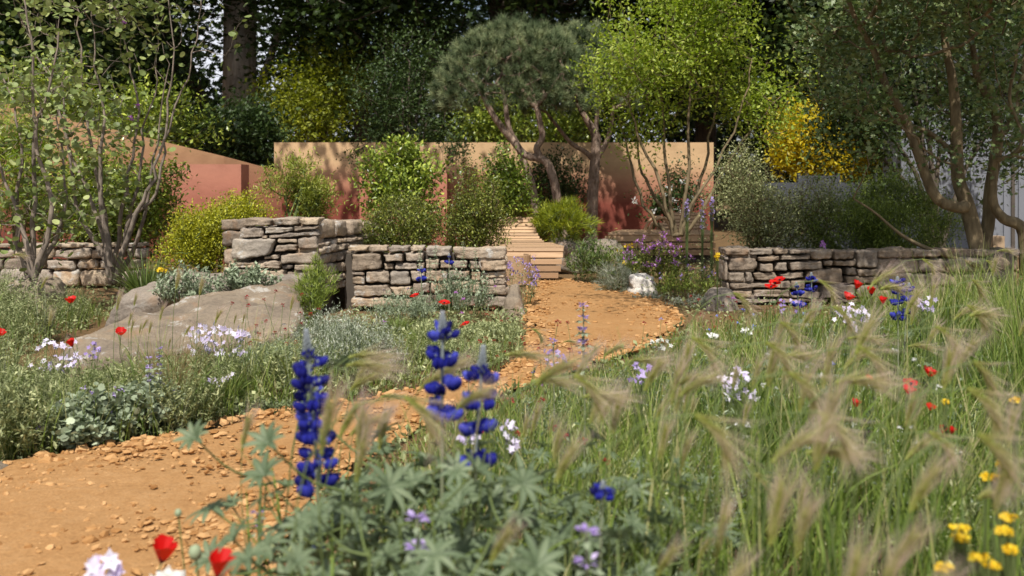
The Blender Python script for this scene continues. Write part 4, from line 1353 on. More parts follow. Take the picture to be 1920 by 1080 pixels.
# small purple blossom tufts on the redbud stems
for k, (px, py, lab) in enumerate(((258, 196, "purple redbud blossom tuft halfway up the middle stem"), (246, 222, "purple redbud blossom tuft low on the middle stem"), (232, 42, "faded purple blossom tuft near the top of the redbud"), (168, 172, "faded pink blossom tuft on the left redbud stem"))):
    p = at(px, py, Yc - .1)
    o = obj("blossom", [leaves(p + rng.normal(0, .012, (26, 3)), rng.normal(size=(26, 3)), L_OVAL, .025, rng.uniform(0, .5, 26), 0, 1.0)], M['pink'], None, p)
    o.location = p
    tag(o, lab, "blossom")

# ------------------------------------------------------------------ shrubs of the middle distance
S = shrub
S("garden_shrub", "bright glossy leaved rounded shrub in front of the terracotta block", "shrub", [pxblob(672, 842, 285, 420, 11.2, .45), pxblob(720, 800, 258, 340, 11.2, .25)], 'gloss', 'stem_brown', 430, 20, L_OVAL, .06, .06, 51, gap=.2)
S("garden_shrub", "upright dark myrtle behind the low stone wall left of the bench", "shrub", [pxblob(700, 842, 375, 480, 10.3, .3), pxblob(690, 740, 400, 480, 10.2, .2)], 'myrtle', 'stem_brown', 420, 34, L_OVAL, .028, .045, 52, nst=9, gap=.25, up=.5)
S("garden_shrub", "upright twiggy myrtle standing against the left end of the slatted bench", "shrub", [pxblob(835, 950, 345, 480, 10.4, .3)], 'myrtle', 'stem_brown', 420, 34, L_OVAL, .028, .045, 53, nst=9, gap=.25, up=.5)
S("garden_shrub", "rounded glossy green shrub beside the pine trunks", "shrub", [pxblob(896, 990, 300, 420, 13.6, .4)], 'gloss', 'stem_brown', 320, 26, L_OVAL, .055, .07, 54, gap=.2, tone=(.3, .2))
S("garden_shrub", "dark shaded shrub against the back wall between the pine trunks", "shrub", [pxblob(985, 1108, 288, 420, 17.2, .5)], 'dark', 'stem_brown', 230, 24, L_OVAL, .06, .1, 55, gap=.2)
S("garden_shrub", "tall lime green feathery shrub behind the stepped stone wall", "shrub", [pxblob(492, 612, 320, 440, 11.6, .4), pxblob(540, 622, 305, 400, 11.5, .2)], 'feather', 'stem_green', 300, 24, L_LANCE, .06, .06, 56, nst=12, gap=.3, up=.5)
S("garden_shrub", "yellow green spurge mound left of the stone wall", "shrub", [pxblob(318, 450, 385, 510, 9.5, .4), pxblob(390, 505, 365, 450, 9.9, .35), pxblob(300, 380, 430, 510, 9.3, .25)], 'euph', 'stem_green', 800, 32, L_OVAL, .027, .05, 57, nst=12, gap=.25, up=.5)
S("garden_shrub", "bright lime leaved shrub at the far left edge behind the redbud", "shrub", [pxblob(-30, 110, 225, 400, 12.2, .5)], 'lime', 'stem_brown', 340, 24, L_LANCE, .08, .08, 58, gap=.25)
S("garden_shrub", "mid green leafy shrub filling the bed behind the redbud stems", "shrub", [pxblob(80, 330, 330, 470, 12.6, .5), pxblob(-20, 120, 380, 480, 12.2, .4)], 'gloss', 'stem_brown', 620, 22, L_OVAL, .05, .08, 59, gap=.3)
cl = S("wall_climber", "dark climber with a few white flowers on the back wall behind the lime tree", "climber", [pxblob(1190, 1310, 330, 440, 16.8, .25), pxblob(1240, 1300, 290, 360, 17.0, .2)], 'dark', 'stem_brown', 200, 20, L_OVAL, .06, .09, 60, gap=.35)
for px, py in ((1190, 378), (1246, 366), (1262, 376), (1282, 340), (1225, 398), (1272, 392), (1300, 372), (1255, 352)):
    p = at(px, py, 16.5)
    obj("flower", [leaves(np.repeat(p[None], 9, 0) + rng.normal(0, .02, (9, 3)), rng.normal(size=(9, 3)) + [0, -1.5, .3], L_OVAL, .07, rng.uniform(0, 1, 9))], M['white'], cl, tuple(cl.location))
S("garden_shrub", "leafy green shrub between the redbud stems and the terracotta block", "shrub", [pxblob(170, 335, 300, 470, 12.1, .5), pxblob(120, 230, 260, 400, 12.4, .4)], 'gloss', 'stem_brown', 420, 24, L_OVAL, .06, .08, 66, gap=.35)
S("garden_shrub", "airy grey green shrub left of the right stone wall", "shrub", [pxblob(1318, 1490, 330, 490, 11.4, .5), pxblob(1340, 1440, 285, 380, 11.8, .4), pxblob(1480, 1600, 335, 480, 11.5, .4)], 'greygreen', 'stem_brown', 900, 22, L_OVAL, .032, .07, 61, nst=12, gap=.35)
S("garden_shrub", "fine leaved fresh green shrub behind the right stone wall", "shrub", [pxblob(1490, 1800, 360, 500, 11.4, .5), pxblob(1580, 1760, 325, 430, 11.8, .4)], 'rosemary', 'stem_green', 1000, 40, L_LANCE, .042, .07, 62, nst=14, gap=.3, up=.4, tone=(.3, .2))

# needle-leaved bright tuft under the pines
for nm, lab, (x0, x1, y0, y1, Y), mt, ln, wd, n, sd in (("garden_shrub", "bright lime green bushy tuft between the pine trunks and the bench", (998, 1104, 378, 450, 13.4), 'limeneedle', .1, .009, 5200, 63),
                                                        ("garden_shrub", "silver grey santolina cushion beside the white boulder", (1122, 1186, 496, 552, 11.0), 'silver', .07, .005, 2600, 64),
                                                        ("garden_shrub", "small upright bright green rosemary at the right end of the tan rock slab", (556, 622, 492, 600, 8.15), 'rosemary', .05, .006, 3000, 65)):
    b = pxblob(x0, x1, y0, y1, Y)
    base = (b[0], b[1], 0.0)
    rt = thing(nm, lab, "shrub", base)
    T = in_blobs([b], n // 14, .2, 3.5, sd, .35)
    fb = np.array([b[0], b[1], max(b[2] - b[5], 0)])
    tr = fan(fb - [0, 0, .1 + max(fb[2] - .1, 0)], [np.array(b[:3]) + rng.normal(0, .35, 3) * b[3:] for _ in range(7)], .012, .006, .03)
    ch, E = skeleton(tr, T, tip=.0025, step=.1)
    obj("stem", ch, M['stem_green'], rt, base)
    idx = np.repeat(np.arange(len(T)), 14)
    d = norm(norm(T - fb)[idx] + rng.normal(0, .45, (len(idx), 3)))
    tn = np.clip(rng.normal(.45, .2, len(idx)) + rng.normal(0, .12, len(T))[idx], 0, 1)
    obj("foliage", [strips(T[idx] + rng.normal(0, .015, (len(idx), 3)), d, rng.uniform(.6, 1.2, len(idx)) * ln, rng.normal(0, .01, (len(idx), 3)), wd, 1, tn, tn)], M[mt], rt, base)


def mound(label, x0, x1, y0, Y, mat, tpl, size, n, seed, cat="plant", name="leafy_plant", nst=10, flower=None, fl_n=0, fl_size=.02, up=.4, spread=.7, group=None, z0=0.0, ry=None, tone=(.45, .22), ybot=None, stem='stem_green'):
    """low hummock growing straight from the ground: stems fanned from the base, leaves along them, blooms at the tips"""
    a, b = at(x0, y0, Y), at(x1, y0, Y)
    h = max(a[2] - z0, .06)
    rx = (b[0] - a[0]) / 2
    ry = ry or rx * .8
    base = np.array([(a[0] + b[0]) / 2, Y, z0])
    rt = thing(name, label, cat, base, group)
    ns = max(int(n / 26), 6)
    ang = rng.uniform(0, 6.28, ns)
    rr = np.sqrt(rng.uniform(0, 1, ns))
    X0 = np.c_[rr * np.cos(ang) * rx * .6, rr * np.sin(ang) * ry * .6, 0 * rr]
    top = np.c_[rr * np.cos(ang) * rx, rr * np.sin(ang) * ry, h * np.sqrt(np.maximum(1 - rr ** 2 * .85, .05)) * rng.uniform(.75, 1.08, ns)]
    D = top - X0
    L = np.linalg.norm(D, axis=1)
    bend = rng.normal(0, .03, (ns, 3)) * L[:, None] * 3
    st = strips(X0, D, L, bend, .0045, 3, .4, .6)
    obj("stem", [st], M[stem], rt)
    k = 26
    t = rng.uniform(.25, 1, (ns, k)) ** .8
    P = (X0[:, None] + D[:, None] * t[..., None] + bend[:, None] * (t ** 2)[..., None]).reshape(-1, 3) + rng.normal(0, size * .35, (ns * k, 3))
    ax = norm(np.repeat(D, k, 0)) + rng.normal(0, .7, (ns * k, 3))
    tn = np.clip(rng.normal(tone[0], tone[1], len(P)) + np.repeat(rng.normal(0, .13, ns), k), 0, 1)
    P[:, 2] = np.maximum(P[:, 2], .005)
    obj("foliage", [leaves(P, ax, tpl, size * rng.uniform(.6, 1.2, len(P)), tn, 0, spread, up)], M[mat], rt)
    if flower:
        sel = rng.choice(ns, fl_n, replace=fl_n > ns)
        for s in sel:
            c = X0[s] + D[s] + bend[s] + [0, -.02, .015]
            m = 8
            fp = np.repeat(c[None], m, 0) + rng.normal(0, fl_size * .3, (m, 3))
            obj("flower", [leaves(fp, rng.normal(size=(m, 3)) + [0, -.7, .6], L_OVAL, fl_size, rng.uniform(0, 1, m))], M[flower], rt)
    return rt


mound("lavender flowered plant growing between the stone wall end and the bench", 942, 1012, 478, 9.75, 'herb', L_LANCE, .03, 900, 71, flower='lilac', fl_n=34, fl_size=.03, ry=.15)
mound("dark green grassy perennial mound right of the slatted bench", 1058, 1150, 440, 12.2, 'tuft', L_LANCE, .07, 1700, 72, ry=.5)
mound("green perennial mound behind the santolina cushion", 1120, 1200, 452, 12.0, 'rosemary', L_LANCE, .045, 1300, 73, tone=(.2, .2))
mound("pink flowered rock rose bush above the white boulder", 1165, 1305, 448, 11.5, 'myrtle', L_OVAL, .038, 2200, 74, "shrub", "garden_shrub", flower='pink', fl_n=40, fl_size=.045, tone=(.5, .25))
mound("bright green feathery mound right of the white boulder", 1215, 1345, 500, 10.5, 'rosemary', L_LANCE, .04, 2000, 75, flower='lilac', fl_n=8, fl_size=.03)
mound("grey leaved cushion at the path edge right of the white boulder", 1245, 1340, 552, 9.6, 'silver', L_OVAL, .02, 1300, 76)
mound("low grey mat spilling onto the path below the white boulder", 1180, 1260, 563, 10.3, 'silver', L_OVAL, .02, 600, 77)
mound("green and white leafy plant between lime tree and right stone wall", 1300, 1400, 470, 10.9, 'greygreen', L_OVAL, .03, 1500, 78)
mound("yellow flowered shaded plant in front of the far bench", 1130, 1220, 470, 12.6, 'tuft', L_LANCE, .05, 900, 79, flower='yell', fl_n=7, fl_size=.035)
# left of the path
mound("large silver wormwood mound at the bend of the path", 575, 765, 585, 6.15, 'silver', L_LANCE, .026, 8000, 81, ry=.3)
mound("silver wormwood mound touching the right end of the rock slab", 540, 680, 575, 7.0, 'silver', L_LANCE, .025, 5200, 82, ry=.3)
mound("feathery grey green plant below the low stone wall", 690, 830, 545, 8.6, 'sage', L_LANCE, .034, 3200, 83, ry=.35)
mound("silvery tall stemmed plant hiding the foot of the low stone wall", 800, 930, 500, 9.0, 'sage', L_OVAL, .026, 2600, 84, ry=.25, up=.8)
mound("bright green leafy mound beside the tan boulder", 860, 985, 610, 7.9, 'herb', L_OVAL, .026, 4200, 85, ry=.35, tone=(.55, .2))
mound("green feathery mound left of the bright leafy mound", 760, 880, 600, 7.5, 'herb', L_LANCE, .04, 2600, 86, ry=.4)
mound("low green plant on the path edge below the leafy mound", 770, 960, 640, 6.6, 'herb', L_OVAL, .024, 2600, 87, ry=.25)
mound("silver green sprawling plant between the two rock slabs", 285, 420, 500, 8.35, 'sage', L_OVAL, .04, 1500, 88, z0=.2, ry=.22)
mound("blue green leafy plant on the grey rock under the wall", 400, 530, 496, 8.6, 'sage', L_OVAL, .045, 1100, 89, z0=.26, ry=.16)
mound("grey round leaved clump overhanging the path at the left", 190, 345, 715, 4.9, 'sage', L_ROUND, .034, 1900, 90, flower='lilac', fl_n=12, fl_size=.016, ry=.28, spread=.9)
mound("round leaved grey clump with lilac whorls beside the path", 85, 230, 735, 4.65, 'sage', L_ROUND, .032, 2000, 91, flower='lilac', fl_n=10, fl_size=.016, ry=.26, spread=.9)
mound("grey green feathery clump at the left end of the path edge", -60, 110, 700, 4.45, 'herb', L_LANCE, .04, 3200, 92, ry=.25)
mound("low creeping green mat along the path edge below the leek tuft", 375, 560, 752, 5.3, 'mat', L_OVAL, .016, 3200, 93, ry=.15)
mound("pale green creeping mat at the foot of the grey clump", 225, 400, 785, 4.95, 'mat', L_OVAL, .016, 2800, 94, ry=.16)
mound("silver wormwood in front of the tan rock slab", 440, 580, 640, 6.35, 'sage', L_LANCE, .03, 3600, 95, ry=.3)
mound("low grey green herbs in front of the lower end of the rock slab", 130, 330, 690, 5.6, 'herb', L_OVAL, .026, 3000, 96, ry=.3)
mound("feathery herbs along the front of the rock slab", 290, 480, 685, 5.75, 'herb', L_LANCE, .032, 2800, 97, ry=.28)


def tuft(label, x0, x1, y0, Y, mat, n, wid, bendy, lean=.35, group=None, name="grass_tuft", tone=(.4, .2), cat="grass tuft"):
    a, b = at(x0, y0, Y), at(x1, y0, Y)
    r, h = (b[0] - a[0]) / 2, a[2]
    base = np.array([(a[0] + b[0]) / 2, Y, 0])
    ang, rr = rng.uniform(0, 6.28, n), np.sqrt(rng.uniform(0, 1, n)) * r * .35
    P = np.c_[rr * np.cos(ang), rr * np.sin(ang), 0 * rr]
    D = np.c_[np.cos(ang) * rng.uniform(0, lean, n), np.sin(ang) * rng.uniform(0, lean, n), np.ones(n)]
    bend = np.c_[np.cos(ang), np.sin(ang), -.6 * np.ones(n)] * (rng.uniform(0, bendy, n) * h)[:, None]
    t = np.clip(rng.normal(*tone, n), 0, 1)
    o = obj(name, [strips(P, D, h * rng.uniform(.55, 1.05, n), bend, wid * rng.uniform(.7, 1.3, n), 5, t, np.clip(t + .2, 0, 1))], M[mat])
    o.location = base
    return tag(o, label, cat, group)


tuft("dark green leek like tuft above the creeping mat", 365, 475, 688, 5.35, 'tuft', 420, .006, .5)
tuft("dry brown grass tuft beside the dark leek tuft", 262, 385, 590, 5.3, 'dry', 200, .004, .35)
tuft("green grass tuft under the redbud trunk", 225, 320, 455, 9.6, 'tuft', 260, .012, .5)
tuft("grassy tuft in front of the low stone wall", 690, 800, 590, 7.9, 'tuft', 360, .007, .5, tone=(.6, .2))
tuft("fine grass tuft at the foot of the low stone wall", 740, 850, 605, 7.2, 'grass', 320, .006, .6)
tuft("wispy tall grass stems before the middle of the tan rock slab", 395, 520, 560, 5.7, 'grass', 70, .0035, .3, tone=(.6, .2))
tuft("thin upright grass stems before the lower end of the rock slab", 235, 330, 575, 5.7, 'grass', 60, .0035, .3, tone=(.6, .2))
for k, (a_, b_, t_, Y_) in enumerate(((1650, 1720, 500, 8.6), (1715, 1800, 462, 7.4), (1790, 1860, 440, 8.2), (1850, 1940, 452, 6.8), (1880, 1990, 430, 5.6), (1600, 1670, 520, 8.9))):
    tuft("tall fine grass tuft screening the far end of the right stone wall", a_, b_, t_, Y_, 'grass', 170, .006, .35, .3, "tall grass tufts before the right wall's far end", tone=(.5, .2))

# ------------------------------------------------------------------ meadow on both sides of the path
PXT = np.array([(-400, 600), (0, 485), (170, 525), (260, 665), (420, 655), (540, 620), (600, 610), (760, 600), (985, 620)])
PXR = np.array([(100, 1010), (430, 985), (560, 900), (720, 830), (820, 760), (930, 705), (1080, 672), (1200, 640), (1300, 595), (1420, 575), (1600, 555), (1750, 520), (1850, 480), (2300, 460)])


PXF = np.array([(-400, 600), (0, 575), (60, 625), (120, 672), (260, 662), (340, 640), (430, 622), (540, 600), (600, 600), (760, 600), (985, 620)])


def cap(X, Y, prof):
    """tallest leaf that still leaves the rocks, the path and the walls in view, as the gardeners kept it"""
    px = 960 + X * FPX / Y
    top = np.interp(px, prof[:, 0], prof[:, 1])
    if prof is PXT:
        top = np.where(Y < 6.4, np.interp(px, PXF[:, 0], PXF[:, 1]), top)
    return EYE - (top - HOR) * Y / FPX


def in_rock(X, Y):
    return ((X > -3.4) & (X < -1.45) & (Y > 6.1) & (Y < 9.3) & (Y > 6.1 + (X + 2.8) * .6)) | ((X > -2.7) & (X < 0) & (Y > 8.95))


def bed_points(n, y0, y1, right):
    out = []
    tot = 0
    while tot < n:
        Y = rng.uniform(y0 ** .5, y1 ** .5, n) ** 2
        px = rng.uniform(380, 2560, n) if right else rng.uniform(-140, 1010, n)
        X = (px - 960) * Y / FPX
        if right:
            ok = (X > pr(Y) + .03) & ~((X > 1.75) & (Y > 9.6)) & (Y < 11.0)
        else:
            ok = (X < pl(Y) - .03) & (Y > 4.15) & ~in_rock(X, Y)
        out.append(np.c_[X, Y][ok])
        tot += ok.sum()
    return np.concatenate(out)[:n]


def blades(XY, h, wid, tone, bendf=.5, lean=.25, seg=4):
    n = len(XY)
    a = rng.uniform(0, 6.28, n)
    wind = np.array([.03, -.01, 0])
    D = np.c_[np.cos(a) * rng.uniform(0, lean, n), np.sin(a) * rng.uniform(0, lean, n), np.ones(n)] + wind
    bend = (np.c_[np.cos(a), np.sin(a), -.35 * np.ones(n)] * rng.uniform(0, bendf, n)[:, None] + wind * 1.2) * h[:, None]
    return strips(np.c_[XY, np.zeros(n)], D, h, bend, wid, seg, tone, np.clip(tone + rng.uniform(-.05, .3, n), 0, 1))


# grass: one mass of blades
n = 47000
XY = bed_points(n, 1.75, 9.9, True)
px = 960 + XY[:, 0] * FPX / XY[:, 1]
dens = np.interp(px, [430, 700, 860, 1250, 1500], [.12, .25, .7, .9, 1])
keep = rng.uniform(0, 1, n) < dens * np.interp(XY[:, 1], [1.8, 3.0, 3.8], [.16, .3, 1])
XY = XY[keep]
c = cap(XY[:, 0], XY[:, 1], PXR)
h = np.minimum(c, np.where(XY[:, 1] < 3, .55, .56)) * rng.uniform(.22, 1.03, len(XY)) * np.clip(.82 + .3 * snoise(np.c_[XY, 0 * XY[:, 0]], 2.4, 7), .45, 1.15)
ok = h > .05
XY, h = XY[ok], h[ok]
tone = np.clip(rng.normal(.4, .24, len(XY)) + .2 * snoise(np.c_[XY, 0 * h], 1.6), 0, 1)
g1 = blades(XY, h, rng.uniform(.003, .0085, len(XY)) * np.interp(XY[:, 1], [2, 8], [1, 1.5]), tone)
XL = bed_points(6500, 4.2, 9.5, False)
c = cap(XL[:, 0], XL[:, 1], PXT)
hl = np.clip(c, .05, .4) * rng.uniform(.2, .85, len(XL))
g2 = blades(XL, hl, rng.uniform(.003, .006, len(XL)), np.clip(rng.normal(.45, .2, len(XL)), 0, 1))
# a thin scatter of tall flowering stems and blades standing above the rest
XT = bed_points(1500, 1.9, 7.5, True)
pxt = 960 + XT[:, 0] * FPX / XT[:, 1]
XT = XT[(pxt > 700) & (rng.uniform(0, 1, len(XT)) < np.interp(pxt, [700, 1000, 1400, 1900], [.25, .5, .6, 1]))]
ct = cap(XT[:, 0], XT[:, 1], PXR) + .04
ht = np.minimum(ct, .86) * rng.uniform(.75, 1.05, len(XT))
g3 = blades(XT, np.maximum(ht, .1), rng.uniform(.0035, .008, len(XT)), np.clip(rng.normal(.55, .25, len(XT)), 0, 1), .35, .15, 6)
tag(obj("meadow_grass", [g1, g2, g3], M['grass']), "fine green meadow grass filling the beds on both sides of the path", kind='stuff')

# low leafy cover over the soil
XC = np.concatenate([bed_points(15000, 4.2, 9.6, False), bed_points(15000, 1.8, 9.8, True)])
far = np.c_[rng.uniform(-7, 7, 9000), rng.uniform(9.8, 15, 9000)]
far = far[~on_path(far[:, 0], far[:, 1], -.05) & (np.abs(far[:, 0] - .1) > .7)]
XC = np.concatenate([XC, far])
zc = rng.uniform(.01, .10, len(XC))
tag(obj("ground_cover", [leaves(np.c_[XC, zc], rng.normal(size=(len(XC), 3)) + [0, 0, .8], L_OVAL, rng.uniform(.02, .05, len(XC)), np.clip(rng.normal(.4, .22, len(XC)), 0, 1))], M['herb']), "low green leaves covering the soil of the beds", kind='stuff')


# leafy meadow herbs, each its own plant
def herb_proto(name, label, mat, stem, h, ns, tpl, size, per, spread, group, droop=0, cat="wildflower"):
    rt = thing(name, label, cat, (0, 0, 0), group)
    a = rng.uniform(0, 6.28, ns)
    D = np.c_[np.cos(a) * rng.uniform(0, spread, ns), np.sin(a) * rng.uniform(0, spread, ns), np.ones(ns)]
    L = h * rng.uniform(.6, 1.03, ns)
    bend = np.c_[np.cos(a), np.sin(a), -.2 * np.ones(ns)] * (rng.uniform(0, .25, ns) * L)[:, None]
    P0 = rng.normal(0, .02, (ns, 3)) * [1, 1, 0]
    obj("stem", [strips(P0, D, L, bend, .005, 4, .4, .6)], M[stem], rt)
    t = rng.uniform(.12, 1, (ns, per))
    P = (P0[:, None] + norm(D)[:, None] * (L[:, None] * t)[..., None] + bend[:, None] * (t ** 2)[..., None]).reshape(-1, 3)
    ar = rng.uniform(0, 6.28, len(P))
    ax = np.c_[np.cos(ar), np.sin(ar), np.full(len(P), .7)]
    tn = np.clip(rng.normal(.45, .2, len(P)) + np.repeat(rng.normal(0, .12, ns), per), 0, 1)
    obj("foliage", [leaves(P, ax, tpl, size * rng.uniform(.6, 1.15, len(P)) * (1.15 - .6 * t.ravel()), tn, 0, .35, 0)], M[mat], rt)
    return rt


H1 = Stamp([herb_proto("meadow_herb", "grey green leafy herb with upright stems in the left meadow", 'herb', 'stem_green', .4, 18, L_LANCE, .04, 30, .6, "grey green herbs of the left meadow"),
            herb_proto("meadow_herb", "grey green leafy herb with upright stems in the left meadow", 'herb', 'stem_green', .42, 16, L_OVAL, .03, 30, .55, "grey green herbs of the left meadow"),
            herb_proto("meadow_herb", "grey green leafy herb with upright stems in the left meadow", 'greygreen', 'stem_grey', .38, 18, L_LANCE, .036, 30, .65, "grey green herbs of the left meadow")])
XL = bed_points(170, 4.3, 10.2, False)
for x, y in XL[np.argsort(-XL[:, 1])]:
    c = float(cap(np.array([x]), np.array([y]), PXT)[0])
    s = np.clip(c / .42, .25, 1.25) * rng.uniform(.8, 1.08)
    H1.put((x, y, 0), sc=s)
H2 = Stamp([herb_proto("meadow_herb", "green leafy herb among the grass of the right meadow", 'lupin', 'stem_green', .4, 7, L_OVAL, .05, 18, .45, "leafy herbs of the right meadow"),
            herb_proto("meadow_herb", "green leafy herb among the grass of the right meadow", 'herb', 'stem_green', .4, 9, L_LANCE, .05, 24, .4, "leafy herbs of the right meadow"),
            herb_proto("meadow_herb", "green leafy herb among the grass of the right meadow", 'sage', 'stem_grey', .4, 9, L_LANCE, .045, 22, .4, "leafy herbs of the right meadow")])
for x, y in bed_points(150, 2.6, 9.8, True):
    c = float(cap(np.array([x]), np.array([y]), PXR)[0])
    if c > .07:
        H2.put((x, y, 0), sc=np.clip(min(c, .5) / .42, .2, 1.4) * rng.uniform(.65, .95))


# ------------------------------------------------------------------ lupins
_sph = []
for i_ in range(5):
    ph = math.pi * i_ / 4
    for j_ in range(6):
        th = 2 * math.pi * j_ / 6
        _sph.append([math.sin(ph) * math.cos(th), -math.cos(ph), math.sin(ph) * math.sin(th)])
SPH = (np.array(_sph), np.array([[i_ * 6 + j_, i_ * 6 + (j_ + 1) % 6, (i_ + 1) * 6 + (j_ + 1) % 6, (i_ + 1) * 6 + j_] for i_ in range(4) for j_ in range(6)]))


def blobs_at(P, D, sx, sy, sz, tone, slot=0):
    R = frames(D, up_bias=.9)
    n = len(P)
    sc = np.stack([np.broadcast_to(np.asarray(v, float), (n,)) for v in (sx, sy, sz)], 1)
    return inst(SPH[0], SPH[1], R * sc[:, None, :], P, tone, slot, True)


def lupin_leaf(r, nl=9):
    """palmate leaf: leaflets spread round the tip of a petiole, in local space at the origin facing up"""
    a = np.linspace(0, 2 * np.pi, nl, endpoint=False) + rng.normal(0, .06, nl)
    tilt = rng.uniform(.15, .9)
    D = np.c_[np.cos(a), np.sin(a), np.full(nl, tilt)]
    t = np.linspace(0, 1, 6)
    wv = r * .115 * np.sin(np.pi * np.clip(t * .93 + .04, 0, 1)) ** .75
    L = r * rng.uniform(.8, 1.05, nl)
    dn = norm(D)
    side = norm(np.cross(dn, [0, 0, 1.0]))
    up = np.cross(side, dn)
    cpt = dn[:, None] * (L[:, None] * t)[..., None] + np.array([0, 0, -1.0]) * (r * .32 * t ** 2)[None, :, None]
    fold = up[:, None] * (wv * .45)[None, :, None]
    A = cpt - side[:, None] * wv[None, :, None] + fold
    B = cpt + side[:, None] * wv[None, :, None] + fold
    V = np.stack([A, cpt, B], 2).reshape(nl, -1, 3)
    f = []
    for i in range(5):
        f += [[3 * i, 3 * i + 1, 3 * i + 4, 3 * i + 3], [3 * i + 1, 3 * i + 2, 3 * i + 5, 3 * i + 4]]
    F = (np.array(f)[None] + (np.arange(nl) * 18)[:, None, None]).reshape(-1, 4)
    mid = np.tile(np.tile([.38, .72, .38], 6), nl) + np.repeat(rng.normal(0, .1, nl), 18)
    return V.reshape(-1, 3), F, np.clip(mid, 0, 1)


def lupin(label, h, spike, nleaf, group=None, leafr=.085, bud=.055, lean=0.0, fan_=.2, low=.25, hi=.62, pitch=.062):
    rt = thing("lupin", label, "lupin", (0, 0, 0), group)
    P = smooth_path([(0, 0, 0), (.02 * lean, 0, h * .35), (.35 * lean * h, 0, h * .7), (lean * h, 0.01, h)], 14)
    zs = P[:, 2]

    def on(z):
        return np.array([np.interp(z, zs, P[:, 0]), np.interp(z, zs, P[:, 1]), z])
    obj("stem", [tube(P, np.linspace(.0065, .0025, 14), 7)], M['stem_green'] if not spike else M['stem_grey'], rt)
    if spike:
        ch = []
        z = h - spike
        k = 0
        while z < h - bud:
            f = (z - (h - spike)) / spike
            nf = 6
            live = rng.uniform(0, 1, nf) < .95
            a = np.arange(nf) * 2 * np.pi / nf + k * .7 + rng.normal(0, .12, nf)
            D = np.c_[np.cos(a), np.sin(a), rng.uniform(.45, 1.15, nf) + .4 * f]
            p = on(z) + D * [.014, .014, .004] + np.c_[0 * a, 0 * a, rng.normal(0, .008, nf)]
            s = 1.45 * (1 - .35 * f) * rng.uniform(.8, 1.15, nf) * np.where(live, 1, .35)
            dn = norm(D)
            t1 = np.clip(rng.normal(.45, .25, nf), 0, 1)
            # two swollen wings and a reflexed banner
            sd = norm(np.cross(dn, [0, 0, 1.0]))
            for sg in (-1, 1):
                ch.append(blobs_at(p + dn * .02 + sd * sg * .0042 * s[:, None], dn + sd * sg * .18, .004 * s, .0125 * s, .009 * s, t1, 0))
            ban = leaves(p + dn * .002, dn * .35 + [0, 0, 1.0], L_ROUND, .022 * s, np.clip(t1, 0, 1), 0, .1, 0, .1)
            ch.append(ban[:2] + (np.clip(ban[2] + np.tile([.5] + [0.05] * 8, nf), 0, 1),) + ban[3:])
            ch.append(blobs_at(p + dn * .006 + [0, 0, .009], dn, .003, .005, .005, np.full(nf, .3), 1))
            z += pitch * (1 - .3 * f)
            k += 1
        ch.append(tube(P[zs > h - spike - .02], .004, 6, .3, 1))
        spk = obj("flower_spike", ch, [M['blue'], M['bud']], rt)
        ch = []
        # woolly grey tip of closed buds
        nb = 46
        zb = np.linspace(h - bud, h + .004, nb)
        a = np.arange(nb) * 2.4
        fr = (zb - zb[0]) / (zb[-1] - zb[0])
        D = np.c_[np.cos(a), np.sin(a), 1.1 + fr]
        pb = np.array([on(min(z_, h)) for z_ in zb]) + D * ((.009 * (1 - fr * .8))[:, None] * [1, 1, .2])
        ch.append(blobs_at(pb, D, .0028, .0085 - .004 * fr, .0032, np.clip(.1 + fr, 0, 1), 1))
        ch.append(blobs_at(pb[:12] + D[:12] * .002, D[:12], .003, .0075, .0036, np.full(12, .35), 0))
        obj("bud_tip", ch, [M['blue'], M['bud']], spk)
    for k in range(nleaf):
        zz = rng.uniform(low, hi) * h
        s0 = on(zz)
        a = k * 2.4 + rng.uniform(-.4, .4)
        ln = rng.uniform(.5, 1.1) * fan_
        tipp = s0 + np.array([math.cos(a) * ln, math.sin(a) * ln, ln * rng.uniform(.3, .8)])
        mid = (s0 + tipp) / 2 + [0, 0, -.02]
        pet = tube(smooth_path([s0, mid, tipp], 6), [.003, .0026, .0024, .0022, .002, .002], 5, .5)
        V, F, tn = lupin_leaf(leafr * rng.uniform(.75, 1.15))
        e = np.array([math.cos(a) * rng.uniform(.2, .9), math.sin(a) * rng.uniform(.2, .9), 1.0])
        if rng.uniform() < .5:
            e = e + np.array([0, -.5, 0])
        R = frames(np.array([np.cross(norm(e), [0.3, 1, .1])]), up_bias=1)[0]
        zax = norm(e)
        xax = norm(np.cross([0, 1, 0.2], zax))
        R = np.stack([xax, np.cross(zax, xax), zax], 1)
        lf_ = obj("leaf", [(V @ R.T + tipp, F, tn, 0, True)], M['lupin'], rt)
        obj("petiole", [pet], M['stem_green'], lf_)
    return rt


def set_top(root, px, py, Y, h, rz=0.0):
    p = at(px, py, Y)
    s = 1.0
    zb = p[2] - h
    if zb > 0:
        s = p[2] / h
        zb = 0
    move(root, (p[0], p[1], zb), rz, s)


